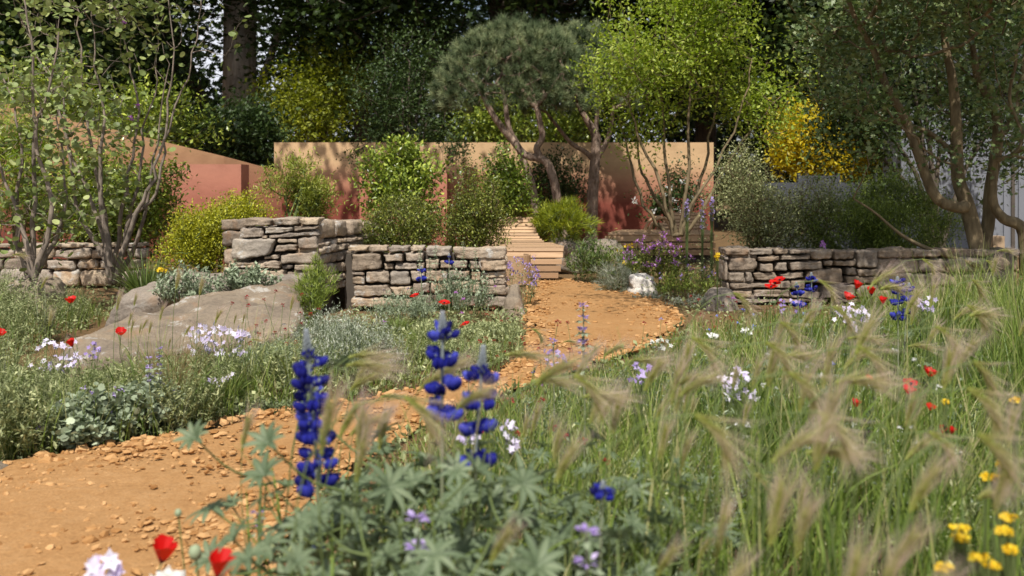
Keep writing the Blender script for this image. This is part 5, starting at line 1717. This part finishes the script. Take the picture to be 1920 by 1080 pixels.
LUP = [("blue lupin spike nearest the camera with a drooping lower whorl above the palm leaves", 572, 622, 2.15, .87, .33, 6, -.04),
       ("tall blue lupin spike in the middle of the foreground rising between two others", 829, 588, 2.25, .9, .24, 5, .0),
       ("blue lupin spike right of the tallest one with its lowest bloom near the leaves", 906, 652, 2.2, .83, .26, 6, .03),
       ("small fading blue lupin spike low among the palm leaves", 1136, 905, 1.95, .6, .055, 5, .02),
       ("blue lupin spike standing before the right stone wall", 1684, 520, 5.3, .7, .22, 3, .0),
       ("shorter blue lupin spike leaning beside the one before the right wall", 1706, 532, 5.5, .65, .17, 3, .05),
       ("blue lupin spike under the middle of the right stone wall", 1522, 512, 6.6, .6, .12, 3, .0),
       ("blue lupin spike left of the red poppies by the right wall", 1494, 530, 6.5, .55, .15, 3, -.03),
       ("distant blue lupin spike rising over the low stone wall coping", 842, 476, 8.9, .57, .09, 2, .0),
       ("distant blue lupin spike in front of the low stone wall", 790, 500, 8.8, .45, .12, 2, .0)]
for k, (lab, px, py, Y, h, sp, nl, ln) in enumerate(LUP):
    r = lupin(lab, h, sp, nl, "blue lupins in flower", lean=ln, leafr=.066 if Y < 4 else .05, bud=.06 if k < 3 else .035, pitch=.044 if k == 0 else .064)
    p = at(px, py, Y)
    sc_ = .6 if k == 3 else 1
    move(r, (p[0] - ln * h, p[1], max(p[2] - h * sc_, -.3) if k != 3 else p[2] - h * sc_), 0, sc_)

# leafy lupins not yet in flower, foreground
LL = Stamp([lupin("leafy lupin with palm shaped leaves and no flower in the foreground", .5, 0, 15, "leafy lupins in the foreground", leafr=.058, fan_=.15, low=.3, hi=1.0) for _ in range(4)])
for px, py, Y in ((486, 880, 2.3), (545, 960, 2.0), (672, 785, 2.55), (705, 850, 2.3), (640, 900, 2.1), (775, 830, 2.5), (815, 900, 2.2), (760, 960, 1.95), (870, 930, 2.1), (955, 965, 1.95), (1010, 880, 2.5), (1060, 930, 2.2),
                  (1120, 960, 2.1), (1180, 900, 2.5), (1225, 950, 2.2), (1260, 1010, 2.0), (690, 1010, 1.8), (850, 1030, 1.75), (590, 1040, 1.8), (1160, 1050, 1.8), (1330, 900, 2.9), (1080, 860, 2.9), (740, 870, 2.7), (880, 865, 2.8), (1240, 880, 2.9), (970, 850, 3.0),
                  (1470, 640, 5.4), (1510, 655, 5.2), (1560, 645, 5.5), (1440, 680, 4.8), (1540, 690, 4.7), (1600, 660, 5.2)):
    p = at(px, py, Y)
    h = p[2]
    LL.put((p[0], p[1], 0 if h < .62 else 0), sc=np.clip(h / .52, .35, 1.45), label=None if Y < 4 else "leafy grey green lupin in the middle of the right meadow", group=None if Y < 4 else "leafy lupins of the right meadow")


# ------------------------------------------------------------------ poppies
def poppy(label, h, r=.042, open_=.6, group=None, cat="poppy", mat='poppy'):
    rt = thing("poppy", label, cat, (0, 0, 0), group)
    P = smooth_path([(0, 0, 0), (.015, 0, h * .4), (-.01, .01, h * .75), (0, 0, h)], 10)
    obj("stem", [tube(P, .0018, 5)], M['stem_green'], rt)
    for k in range(4):
        a = k * math.pi / 2 + .3
        rad = r * (1.0 if k % 2 else .92)
        us, vs2 = np.linspace(-1, 1, 9), np.linspace(0, 1, 6)
        V = []
        for v in vs2:
            for u in us:
                wd = 1.0 * u * (.35 + .65 * v ** .7)
                rr = rad * (v ** .75) * (open_ + .25 * v) * (1 - .1 * u * u)
                z = rad * (1.25 - open_) * 1.15 * v ** 1.25 * (1 - .12 * u * u) + .05 * rad * math.sin(u * 7 + k) * v + .004 * (k % 2)
                th = a + wd * (1.05 if k % 2 else .95)
                V.append([rr * math.cos(th), rr * math.sin(th), h + z - .004])
        F = [[j * 9 + i, j * 9 + i + 1, (j + 1) * 9 + i + 1, (j + 1) * 9 + i] for j in range(5) for i in range(8)]
        obj("petal", [(np.array(V), np.array(F), np.full(len(V), .3 + .15 * k), 0, True)], M[mat], rt)
    b = blobs_at(np.array([[0, 0, h + .008]]), np.array([[0, 0, 1.0]]), .007, .009, .007, [.5])
    ring = strips(np.zeros((26, 3)) + [0, 0, h + .004], np.c_[np.cos(np.arange(26)), np.sin(np.arange(26)), np.full(26, 1.0)], .016, np.zeros((26, 3)), .0022, 1)
    ce = obj("centre", [b], M['black'], rt)
    obj("stamens", [ring], M['black'], ce)
    return rt


PP = [poppy("red poppy", .5, .042, .55), poppy("red poppy", .5, .045, .35), poppy("red poppy", .5, .04, .85)]
PS = Stamp(PP)
G_P = "scattered red poppies"
for px, py, Y, i, s, lab in ((133, 568, 5.7, 0, 1, "open red poppy highest in the left meadow against the grey herbs"), (227, 628, 5.4, 0, .95, "red poppy standing in front of the rock slab's lower end"), (136, 650, 5.3, 1, .9, "small red poppy beside the pale lilac flowers at the left"),
                             (1, 629, 5.4, 0, .85, "red poppy cut by the left edge of the photo"), (303, 1055, 2.15, 1, 1.05, "red poppy at the bottom nearest the white flowers"), (410, 1086, 2.0, 1, 1.15, "large red poppy cut by the bottom edge"),
                             (778, 556, 8.2, 2, 1, "small red poppy in front of the low wall's left half"), (833, 570, 7.9, 2, 1.15, "orange red poppy in front of the low wall's middle"), (873, 609, 7.2, 2, .85, "orange red poppy above the bright leafy mound"),
                             (1462, 527, 6.4, 2, .95, "uppermost of three deep red poppies before the right wall"), (1453, 533, 6.4, 2, .95, "middle of three deep red poppies before the right wall"), (1446, 540, 6.35, 2, 1.0, "lowest of three deep red poppies before the right wall"),
                             (1606, 542, 5.7, 1, 1, "bright red poppy right of the blue lupins by the right wall"), (1590, 562, 5.5, 0, 1, "red poppy just below the bright one by the right wall"), (1634, 553, 5.6, 1, .95, "tall narrow red poppy left of the lupin pair"), (1656, 570, 5.0, 1, .8, "pale red poppy half hidden by barley heads"),
                             (1743, 705, 3.5, 0, .8, "red poppy highest of the right foreground group"), (1627, 721, 3.3, 1, .6, "small blurred red poppy in the right grass"), (1708, 722, 3.6, 2, .7, "red poppy behind the barley in the right foreground"), (1704, 738, 3.4, 0, .7, "red poppy below its neighbour in the right foreground"), (1604, 764, 3.2, 1, .55, "small red bud like poppy under the arching barley"),
                             (1745, 768, 3.3, 0, .5, "tiny red poppy low beneath the right foreground group"), (1768, 812, 3.2, 1, .5, "tiny red poppy left of two deep in the right grass"), (1784, 814, 3.2, 1, .5, "tiny red poppy right of two deep in the right grass")):
    p = at(px, py, Y)
    hh = .5 * s
    tx, ty, rz = rng.uniform(.1, .4), rng.uniform(-.25, .25), rng.uniform(-.5, .5)
    hd = Euler((tx, ty, rz)).to_matrix() @ Vector((0, 0, hh))
    PS.put((p[0] - hd[0], p[1] - hd[1], p[2] - hd[2]), i=i, sc=s, label=lab, group=G_P, tilt=(tx, ty), rz=rz)
# extend stems of poppies down to the soil where they were set above it
for o in [o for o in bpy.data.objects if o.name.startswith("poppy") and o.parent is None]:
    if o.location.z > .02:
        st = [c for c in o.children if c.name.startswith("stem")][0]
        z = o.location.z
        s = o.scale[0]
        ex = tube(smooth_path([(0, 0, .01), (.01, -.1 * z, -z * .5 / s), (0, -.2 * z, -z / s)], 6), .0018, 5)
        new = mesh_of("stem", [tube(smooth_path([(0, 0, 0), (.015, 0, .2), (-.01, .01, .375), (0, 0, .5)], 10), .0018, 5), ex], M['stem_green'])
        st.data = new
for px, py, Y, s, lab in ((366, 1036, 2.05, 1.0, "round green poppy pod between the two red poppies at the bottom"), (334, 962, 2.3, .6, "tiny green poppy bud on a thin stem over the path")):
    p = at(px, py, Y)
    rt = thing("poppy_pod", lab, "poppy", (p[0], p[1], 0), None)
    obj("stem", [tube(smooth_path([(0, 0, 0), (.02, 0, p[2] * .5), (0, 0, p[2])], 8), .0018, 5)], M['stem_green'], rt)
    obj("pod", [blobs_at(np.array([[0, 0, p[2]]]), np.array([[0, 0, 1.0]]), .015 * s, .017 * s, .015 * s, [.5])], M['pod'], rt)


# ------------------------------------------------------------------ small dark red scabious on wiry stems
def button(label, mat, r, h, group, name="scabious", n=22, flat=.6):
    rt = thing(name, label, "wildflower", (0, 0, 0), group)
    P = smooth_path([(0, 0, -h), (.02, 0, -h * .5), (0, 0, 0)], 8)
    obj("stem", [tube(P, .0014, 4)], M['stem_green'], rt)
    d = norm(rng.normal(size=(n, 3)) * [1, 1, flat] + [0, 0, .35])
    obj("flower", [leaves(d * r * .35, d, L_OVAL, r * .9, rng.uniform(0, 1, n), 0, .25, .1)], M[mat], rt)
    return rt


def scatter(st, pts, sc=(.8, 1.15)):
    for px, py, Y in pts:
        p = at(px, py, Y)
        st.put((p[0], p[1], max(p[2], .02)), sc=rng.uniform(*sc), tilt=(rng.uniform(-.2, .3), rng.uniform(-.2, .2)))


B1 = Stamp([button("small dark red button flower on a wiry stem before the rock slab", 'darkred', .014, .32, "dark red buttons before the rock slab") for _ in range(2)])
scatter(B1, [(517, 547, 6.9), (463, 557, 6.8), (495, 562, 6.8), (435, 569, 6.7), (466, 573, 6.7), (566, 552, 6.9), (582, 589, 6.6), (563, 588, 6.6), (564, 607, 6.5), (499, 602, 6.3), (480, 611, 6.2), (486, 627, 6.1), (459, 628, 6.1), (516, 624, 6.2), (535, 618, 6.3), (469, 644, 6.0), (537, 645, 6.1), (555, 642, 6.2), (598, 580, 6.8), (530, 572, 6.8)])
B2 = Stamp([button("small dark red button flower over the bright mound by the path", 'darkred', .014, .28, "dark red buttons by the tan boulder") for _ in range(2)])
scatter(B2, [(925, 579, 8.0), (913, 590, 7.8), (952, 598, 7.7), (940, 602, 7.6), (863, 614, 7.4), (911, 634, 6.8), (955, 644, 6.7), (979, 633, 6.8), (984, 645, 6.6), (980, 636, 6.6), (888, 572, 8.2), (802, 547, 8.4), (926, 640, 6.8), (1046, 605, 4.6), (1064, 606, 4.6), (1103, 648, 4.4), (1069, 657, 4.4), (1010, 655, 5.2), (945, 660, 6.4), (860, 655, 6.6), (1080, 690, 4.2), (932, 668, 6.3)])
B3 = Stamp([button("small dark red button flower at the near end of the right wall", 'darkred', .015, .22, "dark red buttons by the right wall") for _ in range(2)])
scatter(B3, [(1295, 556, 8.3), (1310, 562, 8.2), (1303, 570, 8.1), (1365, 558, 8.4), (1380, 567, 8.3), (1355, 574, 8.0), (1314, 590, 7.6), (1369, 595, 7.4), (1374, 600, 7.3), (1342, 614, 7.2), (1460, 570, 7.4), (1468, 565, 7.4), (1445, 575, 7.2), (1250, 606, 7.2), (1208, 606, 7.4), (1242, 640, 6.2)])
B4 = Stamp([button("crimson button flower low in the foreground grass right of the lupins", 'darkred', .013, .35, "crimson buttons in the foreground grass") for _ in range(2)])
scatter(B4, [(957, 751, 3.6), (1015, 751, 3.5), (1032, 805, 3.2), (1041, 803, 3.2), (1061, 819, 3.1), (906, 806, 3.3), (1137, 866, 2.8), (1094, 829, 3.0), (970, 814, 3.2), (1008, 916, 2.7), (900, 640, 5.0), (878, 670, 5.0)])
B5 = Stamp([button("pale blue flax flower near the left end of the right wall", 'flax', .017, .2, "pale blue flax flowers", "flax", 7, .3)])
scatter(B5, [(1391, 582, 6.6), (1399, 584, 6.6), (1384, 607, 6.3), (1415, 592, 6.5), (1414, 614, 6.2), (1345, 594, 6.8), (1328, 620, 6.4), (1510, 590, 6.2), (1562, 686, 4.8), (1240, 600, 7.0)])
B6 = Stamp([button("pink scabious head on a thin stem above the silver plants", 'pink', .017, .3, "pink scabious heads", "scabious", 24, .5)])
scatter(B6, [(865, 588, 7.2), (868, 562, 7.6), (720, 604, 6.4), (855, 549, 7.9), (928, 538, 8.2), (1376, 560, 7.6), (1018, 716, 3.8)])
B7 = Stamp([button("tiny white daisy deep in the right meadow", 'white', .012, .25, "tiny white daisies of the right meadow", "daisy", 10, .25) for _ in range(2)])
scatter(B7, [(px, py, Y) for px, py, Y in zip(rng.uniform(1250, 1800, 42), rng.uniform(650, 850, 42), rng.uniform(2.6, 4.2, 42))], (.5, .95))
B8 = Stamp([button("violet blue flower dotted among the herbs below the low wall", 'blue', .014, .2, "violet blue dots below the low wall", "wildflower", 10, .6)])
scatter(B8, [(700, 560, 8.2), (765, 542, 8.4), (720, 545, 8.3), (596, 1030, 2.1), (1000, 700, 4.0)], (.8, 1.1))


# ------------------------------------------------------------------ branching clusters of five-petalled flowers
def cluster(label, px, py, Y, wpx, hpx, n, mat, fs, seed, name="flower_cluster", cat="flowers", per=5, group=None, dome=.5):
    p = at(px, py, Y)
    rx, rz = wpx * Y / FPX / 2, hpx * Y / FPX / 2
    rt = thing(name, label, cat, (p[0], p[1], 0), group)
    d = rng.normal(size=(n, 3))
    d = norm(d) * rng.uniform(.2, 1, (n, 1)) ** .5 * [rx, rx * .7, rz] + [0, 0, p[2]]
    nb = max(5, n // 5)
    B0 = np.c_[rng.normal(0, rx * .25, (nb, 2)), np.zeros(nb)]
    ch = []
    for k in range(n):
        b = B0[k % nb]
        m = np.array([b[0] * .6 + d[k, 0] * .4, b[1] * .6 + d[k, 1] * .4, d[k, 2] * .6])
        ch.append(tube(smooth_path([b, m, d[k]], 6), .0012, 4))
    obj("stem", ch, M['stem_green'], rt)
    face = norm(rng.normal(0, .6, (n, 3)) + [0, -.9, .6])
    u = norm(np.cross(face, rng.normal(size=(n, 3))))
    v = np.cross(face, u)
    a = np.arange(per) * 2 * np.pi / per
    D = (u[:, None] * np.cos(a)[None, :, None] + v[:, None] * np.sin(a)[None, :, None] + face[:, None] * .15).reshape(-1, 3)
    P = np.repeat(d, per, 0)
    y = norm(D)
    z = np.repeat(face, per, 0)
    x = np.cross(y, z)
    Rm = np.stack([x, y, np.cross(x, y)], 2) * (fs * rng.uniform(.8, 1.15, len(P)))[:, None, None]
    tn = np.repeat(rng.uniform(.1, 1, n), per)
    obj("blossom", [inst(L_OVAL[0] * [1.25, 1, 1], L_OVAL[1], Rm, P, tn)], M[mat], rt)
    return rt


cluster("pale lilac flower cluster at the left in front of the rock's low end", 105, 665, 5.45, 110, 70, 46, 'pale', .017, 1)
cluster("lilac white soapwort cluster in front of the rock slab's middle", 425, 635, 5.6, 120, 70, 60, 'pale', .018, 2)
cluster("white lilac cluster left of the soapwort before the rock slab", 372, 640, 5.5, 60, 70, 26, 'pale', .016, 3)
cluster("star shaped white flowers above the dark leek tuft", 415, 708, 5.2, 55, 26, 9, 'pale', .018, 4)
cluster("small lilac cluster below the lowest end of the rock slab", 175, 655, 5.4, 40, 40, 12, 'lilac', .015, 5)
cluster("white lilac cluster in the middle of the right meadow", 1385, 722, 3.8, 85, 75, 44, 'pale', .015, 6)
cluster("white flower cluster below the red poppies by the right wall", 1598, 594, 5.2, 70, 50, 34, 'pale', .017, 7)
cluster("pale lilac cluster right of the lupin pair", 1740, 570, 5.2, 50, 28, 20, 'pale', .016, 8)
cluster("lilac white cluster behind the right foreground lupin", 880, 818, 3.1, 46, 34, 16, 'pale', .014, 9)
cluster("lilac white cluster right of the lowest lupin bloom", 955, 818, 3.1, 40, 60, 18, 'pale', .014, 10)
cluster("pale flower cluster at the bottom edge left of the poppies", 200, 1062, 2.05, 70, 44, 16, 'pale', .02, 11)
cluster("white flower cluster at the bottom edge between the poppies", 315, 1092, 1.95, 80, 26, 14, 'white', .022, 12)
cluster("small white umbel beside the blue flax", 1402, 620, 6.2, 30, 14, 18, 'white', .012, 13)
cluster("white umbel left of the blue flax over the grass", 1338, 630, 6.0, 34, 12, 18, 'white', .012, 14)
cluster("white flowers at the right edge of the path behind the grass", 1240, 645, 5.2, 40, 24, 14, 'white', .014, 15)
cluster("lilac cluster on the path edge behind the barley", 1040, 672, 4.6, 60, 40, 16, 'lilac', .014, 16)
cluster("pink lilac flowers behind the middle barley heads", 1200, 700, 3.9, 60, 40, 14, 'lilac', .014, 17)
cluster("lilac flowers left of the green rosette in the right meadow", 1480, 575, 6.2, 60, 30, 16, 'lilac', .014, 18)
for k, (px, py, Y, w_) in enumerate(((1802, 1008, 1.95, 46), (1800, 990, 2.0, 40), (1838, 1046, 1.9, 46), (1884, 995, 1.95, 50), (1890, 970, 2.1, 40), (1772, 1064, 1.85, 44), (1895, 1030, 1.9, 30), (1860, 1060, 1.85, 34), (1868, 896, 2.3, 24), (1850, 894, 2.3, 20), (1905, 750, 2.8, 26), (1772, 754, 3.2, 14), (1880, 870, 2.4, 30))):
    cluster(["flat yellow yarrow head lit at the bottom right", "flat yellow yarrow head at the right edge"][k > 7], px, py, Y, w_ * .8, 9, 24, 'yell', .008, 20 + k, "yarrow", "yarrow", 5, ["yellow yarrow heads at the bottom right", "yellow yarrow heads at the right edge"][k > 7])
for k, (px, py, lab) in enumerate(((1180, 460, "yellow flower head highest beside the pink rock rose"), (1166, 494, "yellow flower pair above the santolina cushion"), (1152, 505, "small yellow flowers left of the santolina"), (306, 507, "yellow flowers at the foot of the redbud trunk"), (1345, 481, "single yellow flower at the left end of the right wall"))):
    cluster(lab, px, py, 11.3 if px > 1000 and px < 1300 else 9.3, 22 if k < 4 else 9, 12, 10, 'yell', .02, 50 + k, "yellow_flower", "flowers")
for k, (px, py, Y, hh, lab) in enumerate(((1317, 400, 11.0, 60, "tall purple salvia spike right of the lime green tree"), (1288, 395, 11.2, 40, "purple salvia spike beside the lime tree stems"), (1543, 463, 10.6, 18, "purple flower tip above the right wall's coping"), (1335, 390, 11.0, 40, "purple salvia spike left of the airy grey shrub"))):
    cluster(lab, px, py, Y, 10, hh * 1.3, 40, 'pink' if k == 2 else 'lilac', .016, 60 + k, "salvia_spike", "flower spike", 4)


# ------------------------------------------------------------------ grey sage-like whorled stems
def whorled(label, px, py, Y, hpx, nst, seed, big=1.0, mat='lilac'):
    p = at(px, py, Y)
    rt = thing("whorled_sage", label, "wildflower", (p[0], p[1], 0))
    for k in range(nst):
        o = np.array([rng.normal(0, .02) * nst, rng.normal(0, .02), 0])
        top = p[2] * (1 - .12 * k) if nst > 1 else p[2]
        P = smooth_path([o, o + [.005, 0, top * .5], o * 1.1 + [0, 0, top]], 8)
        obj("stem", [tube(P, .0026 * big, 5)], M['stem_grey'], rt)
        hm = hpx * Y / FPX
        for j in range(max(2, int(hm / .045))):
            z = top - j * .045 * big
            c = o * 1.1 + [0, 0, z]
            m = 16
            a = rng.uniform(0, 6.28, m)
            D = np.c_[np.cos(a), np.sin(a), rng.uniform(-.2, .6, m)]
            fl = leaves(c + D * .007 * big, D, L_OVAL, .017 * big * (1 - .0 * j), rng.uniform(0, 1, m), 0, .2, .1)
            a = np.arange(4) * math.pi / 2 + j
            D2 = np.c_[np.cos(a), np.sin(a), np.full(4, -.15)]
            lf = leaves(c - [0, 0, .012] + D2 * .004, D2, L_OVAL, .04 * big * (.6 + .15 * j), rng.uniform(.3, .8, 4), 1, .1, 0)
            obj("whorl", [fl, lf], [M[mat], M['sage']], rt)
    return rt


whorled("pair of grey lilac whorled stems standing over the far path", 1104, 572, 3.7, 110, 2, 1)
whorled("lilac whorled sage low in the foreground left of centre", 802, 975, 1.9, 60, 1, 2, 1.15)
whorled("lilac whorled sage low in the foreground right of centre", 1116, 990, 1.85, 70, 1, 3, 1.15)
whorled("grey budded stem rising at the path edge near the bottom", 478, 955, 2.4, 40, 1, 4, .8)
whorled("lilac whorled stems above the grey clump by the path", 282, 655, 5.0, 70, 3, 5, .9)
whorled("grey green budded stems in front of the wall coping", 812, 452, 8.9, 60, 3, 6, .8, 'sage')
whorled("grey green budded stem right of the distant lupins", 884, 455, 8.9, 60, 2, 7, .8, 'sage')
whorled("lilac whorled stem behind the grass at the path edge", 1035, 640, 3.9, 60, 1, 8, .9)


# ------------------------------------------------------------------ wall barley: stem, leaf blade, bristly seed head
def barley(h, nod, lean, openf, label, group):
    rt = thing("barley_stalk", label, "grass", (0, 0, 0), group)
    hl = .062
    t = np.linspace(0, 1, 14)
    ang = lean + nod * np.clip((t - .62) / .38, 0, 1) ** 1.5
    d = np.c_[np.sin(ang), 0 * ang, np.cos(ang)]
    L = h / float(np.mean(np.cos(ang)))
    P = np.vstack([[0, 0, 0], np.cumsum(d[:-1] * L / 13, 0)])
    obj("stem", [tube(P, np.linspace(.0019, .0011, 14), 5)], M['stem_green'], rt)
    aa = rng.uniform(0, 6.28, 3)
    zb = np.array([.18, .38, .52]) * h
    PB = np.c_[np.interp(zb, P[:, 2], P[:, 0]), 0 * zb, zb]
    obj("leaf_blade", [strips(PB, np.c_[np.cos(aa) * .45, np.sin(aa) * .45, np.ones(3)], .2, np.c_[np.cos(aa), np.sin(aa), -.5 * np.ones(3)] * .09, .007, 5, .35, .6)], M['grass'], rt)
    # head continues the bend
    a0 = ang[-1]
    s = np.linspace(0, 1, 10)
    a_h = a0 + nod * .55 * s
    dh = np.c_[np.sin(a_h), 0 * s, np.cos(a_h)]
    PH = P[-1] + np.vstack([[0, 0, 0], np.cumsum(dh[:-1] * hl / 9, 0)])
    n = 96
    u = rng.uniform(0, 1, n) ** .9
    base = np.array([np.interp(u, s, PH[:, i]) for i in range(3)]).T
    ax = norm(np.array([np.interp(u, s, dh[:, i]) for i in range(3)]).T)
    phi = rng.uniform(0, 6.28, n)
    e1 = norm(np.cross(ax, [0, 1, 0]))
    e2 = np.cross(ax, e1)
    rad = e1 * np.cos(phi)[:, None] + e2 * np.sin(phi)[:, None] * .7
    # awns open out from the axis
    D = ax + rad * (openf * rng.uniform(.35, 1.0, n))[:, None]
    aw = strips(base + rad * .003, D, rng.uniform(.045, .072, n), rad * .01 + [.006, 0, 0], .00085, 3, .1, rng.uniform(.75, 1, n))
    sp = leaves(base[:60] + rad[:60] * .001, ax[:60] + rad[:60] * .35, L_LANCE, .017, rng.uniform(0, .3, 60), 0, .1, 0)
    core = tube(PH, np.linspace(.0028, .0012, 10), 5, .05)
    sh_ = obj("seed_head", [core, sp], M['awn'], rt)
    obj("awns", [aw], M['awn'], sh_)
    tipz = PH[-1] + dh[-1] * .06
    rt["hh"] = 1.0
    return rt, tipz


BV = []
G_B = "barley grass heads over the right meadow"
LB = "feathery pinkish barley grass head over the right meadow"
for h, nod, lean, of in ((.55, .15, .03, .2), (.62, .35, .08, .22), (.6, 1.2, .1, .32), (.58, 1.9, .08, .36), (.66, .9, -.1, .28), (.56, .25, -.12, .15)):
    BV.append(barley(h, nod, lean, of, LB, G_B))
BST = Stamp([b[0] for b in BV])
TIP = [b[1] for b in BV]
BAR = [(478, 742, 2.3, 5, 'L'), (640, 640, 1.75, 5, 'F'), (700, 720, 2.1, 1, 'F'), (1262, 750, 2.2, 0, 'R'), (1492, 830, 1.45, 0, 'R'), (1640, 955, 1.25, 0, 'R'), (1760, 950, 1.4, 1, 'R'), (1880, 815, 1.75, 3, 'R'), (1900, 930, 1.45, 3, 'R'), (1372, 910, 1.7, 5, 'R'),
       (820, 890, 1.75, 3, 'F'), (985, 955, 1.65, 1, 'F'), (1110, 740, 2.3, 2, 'F'), (1055, 690, 2.5, 2, 'F'), (1210, 770, 2.2, 2, 'F'), (1500, 620, 2.6, 3, 'R'), (1565, 690, 2.5, 2, 'R'), (1340, 700, 2.6, 4, 'R'), (1195, 640, 3.2, 4, 'F'), (1705, 500, 3.2, 4, 'R'), (1740, 520, 3.4, 1, 'R'), (1890, 505, 2.9, 2, 'R'),
       (1660, 750, 2.2, 3, 'R'), (1300, 790, 2.3, 5, 'R'), (1430, 650, 2.9, 5, 'R'), (1290, 640, 3.0, 0, 'R'), (1540, 560, 3.6, 1, 'R'), (770, 690, 2.4, 2, 'F'), (735, 740, 2.3, 5, 'F'), (1170, 720, 2.5, 1, 'F'), (1130, 830, 2.0, 3, 'F'), (1600, 640, 2.9, 3, 'R'), (1690, 660, 2.8, 2, 'R'), (1800, 640, 2.5, 3, 'R'), (1850, 610, 2.7, 1, 'R'), (1910, 720, 2.2, 0, 'R'),
       (425, 570, 4.9, 1, 'L'), (385, 505, 5.2, 0, 'L'), (342, 492, 5.2, 0, 'L'), (310, 560, 5.1, 5, 'L'), (288, 590, 5.1, 0, 'L'), (365, 600, 5.0, 1, 'L'), (500, 645, 4.9, 2, 'L'), (250, 575, 5.3, 5, 'L'), (60, 490, 5.6, 2, 'L'), (1530, 900, 1.6, 5, 'R'), (1690, 1000, 1.4, 5, 'R'), (1815, 1030, 1.3, 1, 'R'), (1420, 1010, 1.5, 1, 'R')]
for k in range(14):
    BAR.append((rng.uniform(20, 560), rng.uniform(500, 630), rng.uniform(4.9, 5.9), int(rng.choice([0, 0, 1, 5])), 'L'))
for k in range(34):
    Y = rng.uniform(1.9, 3.3)
    BAR.append((rng.uniform(660, 1320), rng.uniform(620, 800), Y, int(rng.choice([0, 0, 1, 1, 2, 4, 5])), 'F'))
for k in range(24):
    Y = rng.uniform(1.5, 2.3)
    BAR.append((rng.uniform(1250, 1930), rng.uniform(640, 1000), Y, int(rng.integers(6)), 'R'))
for k in range(58):
    Y = rng.uniform(2.2, 6.5)
    px = rng.uniform(960, 1950)
    top = float(np.interp(px, PXR[:, 0], PXR[:, 1])) + rng.uniform(-25, 170) * (3 / Y) ** .5
    BAR.append((px, top, Y, int(rng.choice([0, 0, 1, 1, 2, 3, 4, 5, 5])), 'R'))
LBL = {'R': (LB, G_B), 'F': ("feathery pinkish barley grass head among the foreground lupins", "barley grass heads among the lupins"), 'L': ("tall brown green barley stem rising from the left meadow", "barley stems of the left meadow")}
for px, py, Y, i, z in BAR:
    p = at(px, py, Y)
    tp = TIP[i]
    s = float(np.clip(p[2] / tp[2], .7, 1.3)) * 1.0
    rz = rng.uniform(-.5, .5)
    ox = np.array([tp[0] * math.cos(rz), tp[0] * math.sin(rz)]) * s
    zb = min(p[2] - tp[2] * s, 0.0)
    BST.put((p[0] - ox[0], p[1] - ox[1], zb), i=i, rz=rz, sc=s, label=LBL[z][0], group=LBL[z][1])
